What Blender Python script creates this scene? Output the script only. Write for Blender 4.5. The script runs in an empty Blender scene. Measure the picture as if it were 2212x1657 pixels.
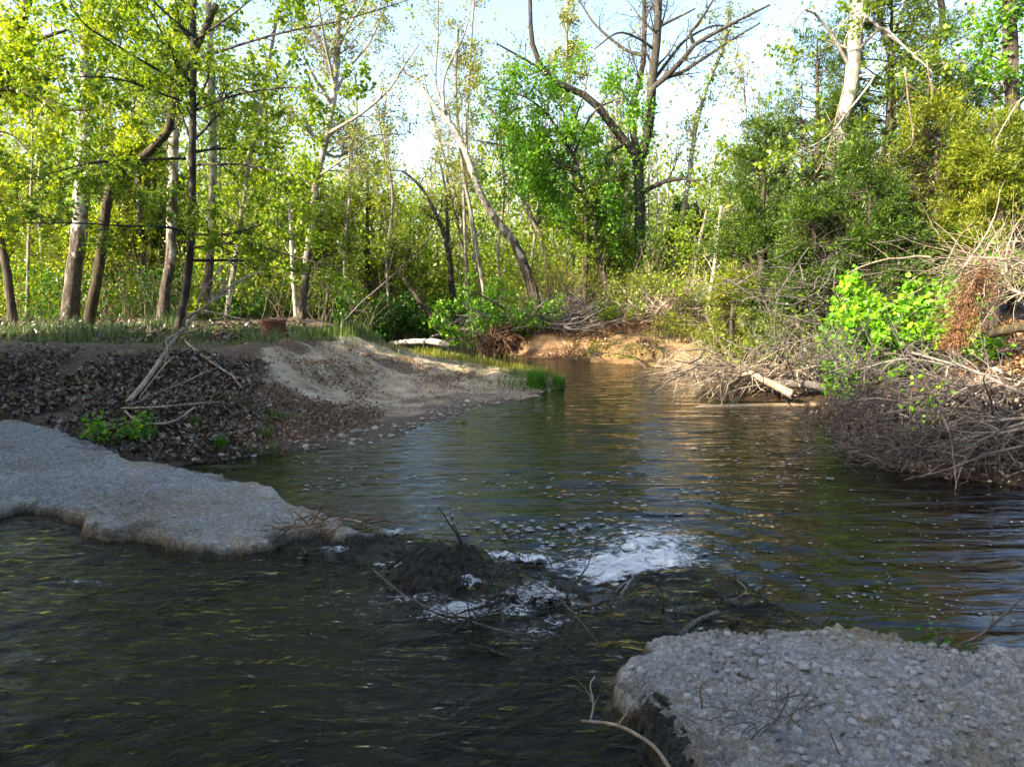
import bpy, math
import numpy as np

# ------------------------------------------------------------------ camera, sky, sun, exposure
SC = bpy.context.scene
COL = SC.collection
RNG = np.random.default_rng(11)
H = 2.6                                   # camera height above the pool, metres
F, CX, CY = 1474.7, 1106.0, 828.5         # focal length and centre on a 2212 x 1657 reading of the view
TH = math.atan((CY - 610) / F)
CT, ST = math.cos(TH), math.sin(TH)

cam = bpy.data.cameras.new('camera')
cam.lens, cam.sensor_width = 24, 36
cam.clip_start, cam.clip_end = 0.05, 3000
cam_o = bpy.data.objects.new('camera', cam)
cam_o.location = (0, 0, H)
cam_o.rotation_euler = (math.pi / 2 - TH, 0, 0)
COL.objects.link(cam_o)
SC.camera = cam_o

SUN_DIR = np.array([-0.80, -0.46, 0.53]); SUN_DIR /= np.linalg.norm(SUN_DIR)   # towards the sun
SUN_EL = math.asin(SUN_DIR[2])
SUN_AZ = math.atan2(SUN_DIR[0], SUN_DIR[1])                                     # clockwise from +Y
world = bpy.data.worlds.new('World'); SC.world = world; world.use_nodes = True
wn = world.node_tree.nodes; wl = world.node_tree.links
sky = wn.new('ShaderNodeTexSky'); sky.sky_type = 'NISHITA'; sky.sun_disc = False
sky.sun_elevation = SUN_EL; sky.sun_rotation = SUN_AZ
sky.air_density = 1.0; sky.dust_density = 3.2; sky.ozone_density = 1.2
wn['Background'].inputs[1].default_value = 0.128
wl.new(sky.outputs[0], wn['Background'].inputs[0])
sun = bpy.data.lights.new('sun', 'SUN'); sun.energy = 5.0; sun.angle = math.radians(0.6); sun.color = (1, 0.86, 0.66)
sun_o = bpy.data.objects.new('sun', sun); COL.objects.link(sun_o)
from mathutils import Vector
sun_o.rotation_euler = Vector(SUN_DIR).to_track_quat('Z', 'Y').to_euler()
sun_o.location = (-20, -8, 20)
SC.view_settings.view_transform = 'Standard'; SC.view_settings.look = 'None'
SC.view_settings.exposure = 2.2; SC.view_settings.gamma = 1.0
SC.render.engine = 'CYCLES'
SC.cycles.max_bounces = 5; SC.cycles.diffuse_bounces = 3; SC.cycles.glossy_bounces = 2
SC.cycles.transmission_bounces = 3; SC.cycles.transparent_max_bounces = 6
SC.cycles.use_denoising = True
SC.cycles.use_adaptive_sampling = True; SC.cycles.adaptive_threshold = 0.02
SC.cycles.sample_clamp_indirect = 6

# ------------------------------------------------------------------ projection helpers
def ray(px, py):
    dx = (px - CX) / F; dy = (CY - py) / F
    return np.array([dx, CT + dy * ST, -ST + dy * CT])
def at(px, py, Y):
    d = ray(px, py); t = Y / d[1]
    return np.array([d[0] * t, Y, H + d[2] * t])
def gp(px, py, z=0.0):
    d = ray(px, py); t = (z - H) / d[2]
    return np.array([d[0] * t, d[1] * t, z])
def nrm(v):
    return v / np.maximum(np.linalg.norm(v, axis=-1, keepdims=True), 1e-9)

# ------------------------------------------------------------------ noise
def vn2(x, y, seed=0):
    xi = np.floor(x).astype(np.int64); yi = np.floor(y).astype(np.int64)
    fx = x - xi; fy = y - yi
    fx = fx * fx * (3 - 2 * fx); fy = fy * fy * (3 - 2 * fy)
    def h(a, b):
        n = (a * 374761393 + b * 668265263 + seed * 1442695041) & 0xffffffff
        n = ((n ^ (n >> 13)) * 1274126177) & 0xffffffff
        return ((n ^ (n >> 16)) & 0xffff) / 65535.0
    return ((h(xi, yi) * (1 - fx) + h(xi + 1, yi) * fx) * (1 - fy) + (h(xi, yi + 1) * (1 - fx) + h(xi + 1, yi + 1) * fx) * fy) * 2 - 1
def fbm(x, y, oct=4, seed=0, gain=0.5):
    a, s, t = 1.0, 0.0, 0.0
    for i in range(oct):
        s = s + a * vn2(x * 2 ** i, y * 2 ** i, seed + i * 17); t += a; a *= gain
    return s / t
def vn3(p, seed=0):
    k = np.floor(p[:, 2]).astype(int); f = p[:, 2] - k; f = f * f * (3 - 2 * f)
    a = np.zeros(len(p)); b = np.zeros(len(p))
    for kk in np.unique(k):
        m = k == kk
        a[m] = vn2(p[m, 0], p[m, 1], seed + int(kk) * 7); b[m] = vn2(p[m, 0], p[m, 1], seed + (int(kk) + 1) * 7)
    return a * (1 - f) + b * f
def sstep(a, b, x):
    t = np.clip((x - a) / (b - a), 0, 1); return t * t * (3 - 2 * t)
def worley(x, y, seed=0):
    xi = np.floor(x).astype(np.int64); yi = np.floor(y).astype(np.int64)
    d1 = np.full(x.shape, 9.0); d2 = np.full(x.shape, 9.0); idv = np.zeros(x.shape); til = np.zeros(x.shape)
    for i in (-1, 0, 1):
        for j in (-1, 0, 1):
            cx = xi + i; cy = yi + j
            n = (cx * 73856093 ^ cy * 19349663 ^ (seed * 83492791)) & 0xffffffff
            n = (n * 2654435761) & 0xffffffff; n ^= n >> 15
            jx = (n & 0x3ff) / 1023.0; jy = ((n >> 10) & 0x3ff) / 1023.0; w = ((n >> 20) & 0x3ff) / 1023.0
            d = np.hypot(cx + jx - x, cy + jy - y)
            c = d < d1
            d2 = np.where(c, d1, np.minimum(d2, d)); idv = np.where(c, w, idv); d1 = np.where(c, d, d1)
            til = np.where(c, (x - cx - jx) * (((n >> 5) & 63) / 31.5 - 1) + (y - cy - jy) * (((n >> 13) & 63) / 31.5 - 1), til)
    return d1, d2, idv, til

# ------------------------------------------------------------------ mesh helpers
def mesh(name, V, faces, mats, smooth=True, attr=None):
    V = np.asarray(V, np.float32).reshape(-1, 3)
    faces = [np.asarray(f, np.int32) for f in faces if len(f)]
    me = bpy.data.meshes.new(name)
    me.vertices.add(len(V)); me.vertices.foreach_set('co', V.ravel())
    if faces:
        li = np.concatenate([f.ravel() for f in faces])
        lt = np.concatenate([np.full(len(f), f.shape[1], np.int32) for f in faces])
        ls = np.concatenate([[0], np.cumsum(lt)[:-1]]).astype(np.int32)
        me.loops.add(len(li)); me.loops.foreach_set('vertex_index', li)
        me.polygons.add(len(lt)); me.polygons.foreach_set('loop_start', ls); me.polygons.foreach_set('loop_total', lt)
        me.polygons.foreach_set('use_smooth', np.full(len(lt), smooth))
    if attr is not None:
        a = me.color_attributes.new('zone', 'FLOAT_COLOR', 'POINT')
        a.data.foreach_set('color', np.asarray(attr, np.float32).ravel())
    me.update(calc_edges=True)
    if mats is not None:
        me.materials.append(mats)
    return me
def put(name, me, parent=None, label=None, cat=None, group=None, kind=None, loc=None):
    o = bpy.data.objects.new(name, me); COL.objects.link(o)
    if parent is not None: o.parent = parent
    if label: o['label'] = label
    if cat: o['category'] = cat
    if group: o['group'] = group
    if kind: o['kind'] = kind
    if loc is not None: o.location = loc
    return o
def empty(name, loc, label, cat, group=None):
    o = put(name, None, None, label, cat, group, loc=tuple(loc)); o.empty_display_size = 0.2
    return o
class MB:
    def __init__(s): s.v = []; s.f = []; s.n = 0
    def add(s, V, faces):
        V = np.asarray(V).reshape(-1, 3)
        s.v.append(V); s.f += [np.asarray(f) + s.n for f in faces]; s.n += len(V)
    def mesh(s, name, mat, smooth=True, off=(0, 0, 0)):
        V = np.concatenate(s.v) - np.asarray(off)
        by = {}
        for f in s.f: by.setdefault(f.shape[1], []).append(f)
        return mesh(name, V, [np.concatenate(x) for x in by.values()], mat, smooth)
def spl(pts, n):
    P = np.asarray(pts, float)
    if len(P) == 2: return P[0] + (P[1] - P[0]) * np.linspace(0, 1, n)[:, None]
    Q = np.vstack([2 * P[0] - P[1], P, 2 * P[-1] - P[-2]])
    d = np.concatenate([[0], np.cumsum(np.linalg.norm(np.diff(P, axis=0), axis=1))])
    out = []
    for s in np.linspace(0, d[-1], n):
        i = min(np.searchsorted(d, s, 'right') - 1, len(P) - 2); t = (s - d[i]) / max(d[i + 1] - d[i], 1e-9)
        a, b, c, e = Q[i], Q[i + 1], Q[i + 2], Q[i + 3]
        out.append(0.5 * (2 * b + (c - a) * t + (2 * a - 5 * b + 4 * c - e) * t * t + (3 * b - a - 3 * c + e) * t ** 3))
    return np.array(out)
def tubes(P, Rr, S=5, rough=0.0, cap=False):
    N, K, _ = P.shape
    T = nrm(np.gradient(P, axis=1))
    mt = nrm(T.mean(1)); ref = np.where(np.abs(mt[:, 2:3]) > 0.8, np.array([[1.0, 0.13, 0]]), np.array([[0.1, 0.05, 1.0]]))[:, None, :]
    U = nrm(np.cross(np.broadcast_to(ref, T.shape), T)); W = np.cross(T, U)
    a = np.linspace(0, 2 * np.pi, S, endpoint=False)
    r = Rr[:, :, None] * np.ones(S)
    if rough: r = r * (1 + rough * RNG.normal(size=r.shape))
    V = P[:, :, None, :] + r[..., None] * (np.cos(a)[None, None, :, None] * U[:, :, None, :] + np.sin(a)[None, None, :, None] * W[:, :, None, :])
    idx = np.arange(N * K * S).reshape(N, K, S); nx = np.roll(idx, -1, axis=2)
    q = np.stack([idx[:, :-1], nx[:, :-1], nx[:, 1:], idx[:, 1:]], -1).reshape(-1, 4)
    V = V.reshape(-1, 3); fs = [q]
    if cap:
        c0 = len(V) + np.arange(N); c1 = c0 + N
        V = np.vstack([V, P[:, 0], P[:, -1]])
        t0 = np.stack([nx[:, 0], idx[:, 0], np.repeat(c0[:, None], S, 1)], -1).reshape(-1, 3)
        t1 = np.stack([idx[:, -1], nx[:, -1], np.repeat(c1[:, None], S, 1)], -1).reshape(-1, 3)
        fs += [np.vstack([t0, t1])]
    return V, fs
def grow(st, dr, ln, K, wig, up=0.0, bend=None):
    P = np.empty((len(st), K, 3)); P[:, 0] = st; d = nrm(dr); s = (ln / (K - 1))[:, None]
    drift = RNG.normal(size=d.shape) * wig * 0.6
    for k in range(1, K):
        d = nrm(d + RNG.normal(size=d.shape) * wig + drift / K * 2 + np.array([0, 0, up / K]))
        P[:, k] = P[:, k - 1] + d * s
    return P
def sprout(P, Rr, n, t0, t1, a0, a1, L0, L1, K, wig, up, rr=0.6, taper=0.25, flat=1.0):
    """n children on the branches P (N,K,3): start, angle from the parent, length fall-off towards the tip"""
    N, KP, _ = P.shape
    w = np.linalg.norm(np.diff(P, axis=1), axis=2).sum(1); i = RNG.choice(N, n, p=w / w.sum())
    t = RNG.uniform(t0, t1, n) * (KP - 1); k = np.minimum(t.astype(int), KP - 2); f = (t - k)[:, None]
    st = P[i, k] * (1 - f) + P[i, k + 1] * f
    tan = nrm(P[i, k + 1] - P[i, k]); rad = Rr[i, k] * (1 - f[:, 0]) + Rr[i, k + 1] * f[:, 0]
    rv = RNG.normal(size=(n, 3)); rv[:, 2] *= flat
    pr = nrm(rv - tan * (rv * tan).sum(1, keepdims=True))
    a = RNG.uniform(a0, a1, n)[:, None]
    d = tan * np.cos(a) + pr * np.sin(a)
    ln = RNG.uniform(L0, L1, n) * (1.0 - 0.55 * t / (KP - 1))
    Q = grow(st, d, ln, K, wig, up)
    r0 = np.minimum(rad * rr, 0.022 * ln + 0.004)
    return Q, r0[:, None] * np.linspace(1, taper, K)[None, :]
def along(P, n, t0=0.2, jit=0.05):
    N, K, _ = P.shape
    i = RNG.integers(0, N, n); t = RNG.uniform(t0, 1, n) * (K - 1); k = np.minimum(t.astype(int), K - 2); f = (t - k)[:, None]
    return P[i, k] * (1 - f) + P[i, k + 1] * f + RNG.normal(size=(n, 3)) * jit, nrm(P[i, k + 1] - P[i, k])
def leaves(pos, size, asp=0.75, fold=0.25, upb=0.6, axis=None, axw=0.0, droop=0.3, heart=False, nbias=None):
    n = len(pos); size = np.broadcast_to(size, n) * RNG.uniform(0.45, 1.3, n)
    a = RNG.normal(size=(n, 3)); a[:, 2] -= droop
    if axis is not None: a = nrm(a) * (1 - axw) + axis * axw
    a = nrm(a)
    m = RNG.normal(size=(n, 3)); m[:, 2] += upb * 2
    if nbias is not None: m = m * 0.5 + nbias * 1.2
    w = nrm(np.cross(m, a)); m = np.cross(a, w)
    L = size[:, None]; Wd = L * asp * 0.5
    b = pos; tip = pos + a * L
    if heart:
        l1 = pos + a * L * 0.06 + w * Wd * 0.75 + m * Wd * fold; l2 = pos + a * L * 0.5 + w * Wd + m * Wd * fold
        r1 = pos + a * L * 0.06 - w * Wd * 0.75 + m * Wd * fold; r2 = pos + a * L * 0.5 - w * Wd + m * Wd * fold
        tip = tip - m * L * 0.12
        V = np.stack([b, l1, l2, tip, r2, r1], 1).reshape(-1, 3); j = np.arange(n)[:, None] * 6
        return V, [np.vstack([j + [0, 3, 2, 1], j + [0, 5, 4, 3]])]
    l = pos + a * L * 0.45 + w * Wd + m * Wd * fold; r = pos + a * L * 0.45 - w * Wd + m * Wd * fold
    V = np.stack([b, l, tip, r], 1).reshape(-1, 3); j = np.arange(n)[:, None] * 4
    return V, [np.vstack([j + [0, 2, 1], j + [0, 3, 2]])]
def blades(pos, h, wd, lean=0.35):
    n = len(pos); h = np.broadcast_to(h, n) * RNG.uniform(0.5, 1.2, n)
    az = RNG.uniform(0, 2 * np.pi, n); d = np.stack([np.cos(az), np.sin(az), np.zeros(n)], 1)
    s = np.stack([-np.sin(az), np.cos(az), np.zeros(n)], 1) * (wd / 2)
    ln = RNG.uniform(0.05, lean, n)[:, None] * h[:, None]; z = np.array([0, 0, 1.0])
    m = pos + d * ln * 0.3 + z * h[:, None] * 0.55; t = pos + d * ln * 1.1 + z * h[:, None]
    V = np.stack([pos - s, pos + s, m + s * 0.8, m - s * 0.8, t], 1).reshape(-1, 3); j = np.arange(n)[:, None] * 5
    return V, [j + [0, 1, 2, 3], j + [3, 2, 4]]
def rock_mesh(name, mat, seed, flat=0.6):
    import bmesh
    bm = bmesh.new(); bmesh.ops.create_icosphere(bm, subdivisions=2, radius=1.0)
    r = np.random.default_rng(seed); c = r.normal(size=(9, 3)); c /= np.linalg.norm(c, axis=1)[:, None]; off = r.uniform(0.62, 0.95, 9)
    for v in bm.verts:
        p = np.array(v.co)
        for k in range(9):
            e = p @ c[k] - off[k]
            if e > 0: p = p - c[k] * e * 0.9
        p = p * (1 + 0.05 * r.normal()); p[2] *= flat
        v.co = p
    me = bpy.data.meshes.new(name); bm.to_mesh(me); bm.free()
    me.polygons.foreach_set('use_smooth', np.full(len(me.polygons), True)); me.materials.append(mat)
    return me

# ------------------------------------------------------------------ materials
class NT:
    def __init__(s, name):
        s.m = bpy.data.materials.new(name); s.m.use_nodes = True; s.t = s.m.node_tree; s.t.nodes.clear()
        s.out = s.t.nodes.new('ShaderNodeOutputMaterial')
    def n(s, typ, **kw):
        nd = s.t.nodes.new(typ)
        for k, v in kw.items():
            if k.startswith('i_'):
                key = k[2:]; key = int(key) if key.isdigit() else key
                s.set(nd.inputs[key], v)
            else: setattr(nd, k, v)
        return nd
    def set(s, inp, v):
        if hasattr(v, 'is_output') or isinstance(v, bpy.types.NodeSocket): s.t.links.new(v, inp)
        elif isinstance(v, tuple) and len(v) == 3 and inp.type == 'RGBA': inp.default_value = (*v, 1)
        else: inp.default_value = v
    def noise(s, scale, detail=4, rough=0.55, vec=None, dist=0.0):
        nd = s.n('ShaderNodeTexNoise'); nd.inputs['Scale'].default_value = scale; nd.inputs['Detail'].default_value = detail
        nd.inputs['Roughness'].default_value = rough; nd.inputs['Distortion'].default_value = dist
        if vec is not None: s.set(nd.inputs['Vector'], vec)
        return nd.outputs[0]
    def obj(s): return s.n('ShaderNodeTexCoord').outputs['Object']
    def mapv(s, vec, sc): return s.n('ShaderNodeMapping', i_Vector=vec, i_Scale=sc).outputs[0]
    def ramp(s, fac, stops, interp='LINEAR'):
        nd = s.n('ShaderNodeValToRGB'); nd.color_ramp.interpolation = interp
        el = nd.color_ramp.elements
        while len(el) < len(stops): el.new(0.5)
        for e, (p, c) in zip(el, stops):
            e.position = p; e.color = (*c, 1) if isinstance(c, tuple) else (c, c, c, 1)
        s.set(nd.inputs[0], fac); return nd.outputs[0]
    def mix(s, fac, a, b, mode='MIX'):
        nd = s.n('ShaderNodeMix', data_type='RGBA', blend_type=mode)
        s.set(nd.inputs[0], fac); s.set(nd.inputs[6], a); s.set(nd.inputs[7], b); return nd.outputs[2]
    def math(s, op, a, b=0.0, c=None):
        nd = s.n('ShaderNodeMath', operation=op); s.set(nd.inputs[0], a); s.set(nd.inputs[1], b)
        if c is not None: s.set(nd.inputs[2], c)
        return nd.outputs[0]
    def bump(s, h, st=0.5, dist=0.02, nrm=None):
        nd = s.n('ShaderNodeBump', i_Strength=st, i_Distance=dist, i_Height=h)
        if nrm is not None: s.set(nd.inputs['Normal'], nrm)
        return nd.outputs[0]
    def mixs(s, fac, a, b):
        nd = s.n('ShaderNodeMixShader'); s.set(nd.inputs[0], fac); s.set(nd.inputs[1], a); s.set(nd.inputs[2], b); return nd.outputs[0]
    def pbsdf(s, col, rough=0.7, spec=0.4, normal=None):
        nd = s.n('ShaderNodeBsdfPrincipled', i_Roughness=rough); s.set(nd.inputs['Base Color'], col)
        s.set(nd.inputs['Specular IOR Level'], spec)
        if normal is not None: s.set(nd.inputs['Normal'], normal)
        return nd.outputs[0]
    def done(s, sh): s.t.links.new(sh, s.out.inputs[0]); return s.m

def leaf_mat(name, c1, c2, c3=None, trans=0.45, tcol=(1.25, 1.2, 0.45), gl=0.025, gain=1.0):
    g = NT(name); c1, c2, c3 = [c and tuple(v * gain for v in c) for c in (c1, c2, c3)]; r = g.n('ShaderNodeNewGeometry').outputs['Random Per Island']
    st = [(0, c1), (0.6, c2), (1, c3)] if c3 else [(0, c1), (1, c2)]
    big = g.noise(0.35, 2, 0.5, g.obj())
    col = g.ramp(r, st)
    col = g.mix(1.0, col, g.ramp(big, [(0.3, (0.72, 0.78, 0.8)), (0.7, (1.2, 1.12, 0.95))]), 'MULTIPLY')
    d = g.n('ShaderNodeBsdfDiffuse', i_Color=col).outputs[0]
    t = g.n('ShaderNodeBsdfTranslucent', i_Color=g.mix(1.0, col, tcol, 'MULTIPLY')).outputs[0]
    s = g.mixs(trans, d, t)
    gls = g.n('ShaderNodeBsdfGlossy', i_Color=(0.9, 0.95, 1), i_Roughness=0.38).outputs[0]
    return g.done(g.mixs(gl, s, gls))
def bark_mat(name, c1, c2, c3, sc=6.0, stretch=0.18, bst=0.9):
    g = NT(name); v = g.mapv(g.obj(), (1, 1, stretch))
    n1 = g.noise(sc * 2.2, 6, 0.65, v, 0.4); n2 = g.noise(sc * 0.35, 3, 0.5, g.obj())
    col = g.ramp(n1, [(0.28, c1), (0.5, c2), (0.74, c3)])
    col = g.mix(1.0, col, g.ramp(n2, [(0.3, 0.55), (0.7, 1.3)]), 'MULTIPLY')
    return g.done(g.pbsdf(col, 0.85, 0.2, g.bump(n1, bst, 0.05)))
def sycamore_mat(name, z0, z1):
    """brown flaking bark low on the trunk that peels to cream white higher up"""
    g = NT(name); o = g.n('ShaderNodeNewGeometry').outputs['Position']
    z = g.n('ShaderNodeSeparateXYZ', i_0=o).outputs[2]
    pat = g.noise(3.2, 5, 0.6, g.mapv(o, (1, 1, 0.45)), 0.6); fine = g.noise(9, 7, 0.72, g.mapv(o, (1, 1, 0.35)), 0.5)
    f = g.n('ShaderNodeMapRange', i_Value=z, i_1=z0, i_2=z1).outputs[0]
    k = g.ramp(g.math('ADD', f, g.math('MULTIPLY', g.math('SUBTRACT', pat, 0.5), 2.6)), [(0.34, 0.0), (0.66, 1.0)])
    brown = g.ramp(fine, [(0.28, (0.014, 0.011, 0.008)), (0.5, (0.06, 0.047, 0.036)), (0.72, (0.2, 0.17, 0.14))])
    white = g.ramp(pat, [(0.3, (0.12, 0.108, 0.085)), (0.48, (0.3, 0.275, 0.235)), (0.7, (0.46, 0.435, 0.39))])
    col = g.mix(k, brown, white)
    return g.done(g.pbsdf(col, 0.8, 0.2, g.bump(fine, 1.0, 0.08)))

M = {}
M['leaf_yellow'] = leaf_mat('leaf_yellow_green', (0.13, 0.22, 0.012), (0.24, 0.34, 0.018), (0.4, 0.44, 0.03), 0.52)
M['leaf_mid'] = leaf_mat('leaf_mid_green', (0.08, 0.15, 0.01), (0.16, 0.26, 0.015), (0.28, 0.36, 0.024), 0.52)
M['leaf_bright'] = leaf_mat('leaf_bright_green', (0.06, 0.18, 0.012), (0.12, 0.29, 0.016), (0.22, 0.39, 0.02), 0.5)
M['leaf_bush'] = leaf_mat('leaf_lime_bush', (0.08, 0.26, 0.01), (0.19, 0.43, 0.012), (0.36, 0.55, 0.02), 0.45)
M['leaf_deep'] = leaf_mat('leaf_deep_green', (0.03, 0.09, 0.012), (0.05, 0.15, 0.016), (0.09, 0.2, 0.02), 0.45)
M['leaf_pale'] = leaf_mat('leaf_pale_olive', (0.13, 0.17, 0.04), (0.22, 0.26, 0.055), (0.34, 0.34, 0.08), 0.5, (1.15, 1.1, 0.6))
M['cedar'] = leaf_mat('cedar_olive', (0.025, 0.07, 0.013), (0.06, 0.12, 0.015), (0.15, 0.2, 0.018), 0.34, (1.2, 1.1, 0.4), 0.015)
M['cedar_gold'] = leaf_mat('cedar_gold_green', (0.08, 0.13, 0.012), (0.17, 0.22, 0.016), (0.33, 0.33, 0.024), 0.4, (1.2, 1.1, 0.4), 0.015)
M['cedar_dead'] = leaf_mat('cedar_dead_rust', (0.09, 0.045, 0.025), (0.17, 0.085, 0.042), (0.25, 0.14, 0.075), 0.2, (1.1, 1, 0.8), 0.02)
M['grass'] = leaf_mat('grass_green', (0.04, 0.09, 0.018), (0.08, 0.15, 0.03), (0.16, 0.21, 0.06), 0.4)
M['grass_blue'] = leaf_mat('grass_blue_green', (0.04, 0.075, 0.035), (0.07, 0.12, 0.055), (0.16, 0.2, 0.1), 0.35)
M['grass_lush'] = leaf_mat('grass_lush_green', (0.03, 0.12, 0.012), (0.06, 0.2, 0.02), (0.14, 0.28, 0.025), 0.42)
M['grass_yellow'] = leaf_mat('grass_yellow', (0.13, 0.16, 0.02), (0.2, 0.24, 0.025), (0.3, 0.28, 0.05), 0.42)
M['straw'] = leaf_mat('straw_dry', (0.22, 0.15, 0.07), (0.34, 0.24, 0.12), (0.45, 0.35, 0.2), 0.25, (1, 1, 0.8))
M['litter'] = leaf_mat('litter_brown_leaf', (0.035, 0.025, 0.017), (0.1, 0.07, 0.048), (0.27, 0.21, 0.16), 0.12, (1, 0.9, 0.7), 0.05)
M['litter_red'] = leaf_mat('litter_russet_leaf', (0.1, 0.05, 0.025), (0.2, 0.11, 0.05), (0.36, 0.22, 0.12), 0.12, (1, 0.9, 0.7), 0.05)
M['bark_dark'] = bark_mat('bark_dark', (0.014, 0.012, 0.01), (0.042, 0.036, 0.03), (0.1, 0.088, 0.075))
M['bark_brown'] = bark_mat('bark_brown', (0.016, 0.012, 0.009), (0.06, 0.047, 0.036), (0.15, 0.125, 0.1))
M['bark_grey'] = bark_mat('bark_grey', (0.08, 0.068, 0.055), (0.21, 0.185, 0.155), (0.4, 0.37, 0.32))
M['bark_moss'] = bark_mat('bark_mossy', (0.012, 0.009, 0.006), (0.042, 0.033, 0.02), (0.12, 0.105, 0.035))
M['bark_pale'] = bark_mat('bark_pale', (0.2, 0.17, 0.13), (0.43, 0.39, 0.32), (0.66, 0.62, 0.54), 4)
M['dead_grey'] = bark_mat('deadwood_grey', (0.035, 0.03, 0.027), (0.1, 0.087, 0.078), (0.21, 0.187, 0.168), 10, 0.15, 0.5)
M['dead_tan'] = bark_mat('deadwood_tan', (0.13, 0.1, 0.07), (0.28, 0.225, 0.165), (0.46, 0.39, 0.3), 10, 0.15, 0.5)
M['dead_dark'] = bark_mat('deadwood_wet_dark', (0.012, 0.01, 0.008), (0.04, 0.03, 0.022), (0.1, 0.08, 0.06), 10, 0.15, 0.5)
M['dead_limb'] = bark_mat('deadwood_limb', (0.07, 0.06, 0.053), (0.175, 0.15, 0.13), (0.31, 0.275, 0.24), 10, 0.15, 0.5)
M['vine'] = bark_mat('vine_brown', (0.09, 0.065, 0.045), (0.2, 0.155, 0.11), (0.34, 0.28, 0.21), 10)
M['root'] = bark_mat('root_red_brown', (0.04, 0.022, 0.014), (0.13, 0.07, 0.04), (0.28, 0.17, 0.1), 8)
def stone_mat(name, c1, c2, c3):
    g = NT(name); n = g.noise(9, 5, 0.6, g.obj()); r = g.n('ShaderNodeObjectInfo').outputs['Random']
    col = g.mix(1.0, g.ramp(n, [(0.3, c1), (0.5, c2), (0.72, c3)]), g.ramp(r, [(0, (0.55, 0.52, 0.48)), (0.5, (0.95, 0.92, 0.9)), (1, (1.35, 1.3, 1.2))]), 'MULTIPLY')
    return g.done(g.pbsdf(col, 0.75, 0.35, g.bump(n, 0.5, 0.05)))
M['stone'] = stone_mat('shore_stone', (0.13, 0.115, 0.1), (0.28, 0.255, 0.22), (0.42, 0.385, 0.34))
M['stone_cream'] = stone_mat('cream_stone', (0.34, 0.28, 0.2), (0.52, 0.45, 0.35), (0.64, 0.58, 0.48))
def concrete_mat(name, grain, base, moss=False):
    g = NT(name); o = g.obj()
    n1 = g.noise(1.1, 4, 0.6, o); n2 = g.noise(38, 5, 0.7, o); n3 = g.noise(4.2, 5, 0.65, o)
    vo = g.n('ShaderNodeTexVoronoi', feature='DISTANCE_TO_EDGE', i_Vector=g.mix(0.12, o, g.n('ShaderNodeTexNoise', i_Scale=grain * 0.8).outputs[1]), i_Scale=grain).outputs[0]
    vc = g.n('ShaderNodeTexVoronoi', i_Vector=g.mix(0.12, o, g.n('ShaderNodeTexNoise', i_Scale=grain * 0.8).outputs[1]), i_Scale=grain).outputs['Color']
    tone = g.n('ShaderNodeSeparateColor', i_0=vc).outputs[0]
    col = g.ramp(n2, [(0.3, base[0]), (0.5, base[1]), (0.7, base[2])])
    col = g.mix(1.0, col, g.ramp(tone, [(0, (0.78, 0.77, 0.74)), (0.6, (1.0, 1.0, 1.0)), (1, (1.25, 1.24, 1.2))]), 'MULTIPLY')
    col = g.mix(g.ramp(vo, [(0.0, 0.6), (0.07, 0.0)]), col, base[3])                        # darker joints between the aggregate
    col = g.mix(g.ramp(n1, [(0.48, 0.0), (0.62, 0.8)]), col, g.mix(1.0, col, (0.86, 0.74, 0.55), 'MULTIPLY'))
    col = g.mix(g.ramp(n3, [(0.58, 0.0), (0.7, 0.7)]), col, base[4])
    z = g.n('ShaderNodeAttribute', attribute_name='zone').outputs['Color']
    sp = g.n('ShaderNodeSeparateColor', i_0=z)
    col = g.mix(sp.outputs[0], col, g.ramp(n2, [(0.3, (0.014, 0.011, 0.007)), (0.55, (0.055, 0.04, 0.025)), (0.75, (0.2, 0.155, 0.11))]))     # wet muddy flank
    if not moss: col = g.mix(sp.outputs[1], col, g.mix(1.0, col, (1.75, 1.62, 1.4), 'MULTIPLY'))                                   # freshly broken pale edge
    return g.done(g.pbsdf(col, 0.42 if moss else 0.88, 0.45 if moss else 0.25, g.bump(n2, 0.9, 0.05 if moss else 0.02, g.bump(n3 if moss else vo, 0.7 if moss else 0.5, 0.12 if moss else 0.01))))
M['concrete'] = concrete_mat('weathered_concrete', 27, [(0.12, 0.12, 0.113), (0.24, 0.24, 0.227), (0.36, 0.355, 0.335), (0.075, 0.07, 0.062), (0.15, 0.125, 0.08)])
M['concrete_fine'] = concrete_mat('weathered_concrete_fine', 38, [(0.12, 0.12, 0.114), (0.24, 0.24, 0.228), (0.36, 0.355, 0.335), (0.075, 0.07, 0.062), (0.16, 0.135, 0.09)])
M['moss_sill'] = concrete_mat('wet_mossy_concrete', 20, [(0.004, 0.0035, 0.002), (0.016, 0.014, 0.007), (0.07, 0.06, 0.026), (0.003, 0.003, 0.002), (0.034, 0.038, 0.008)], True)
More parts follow.
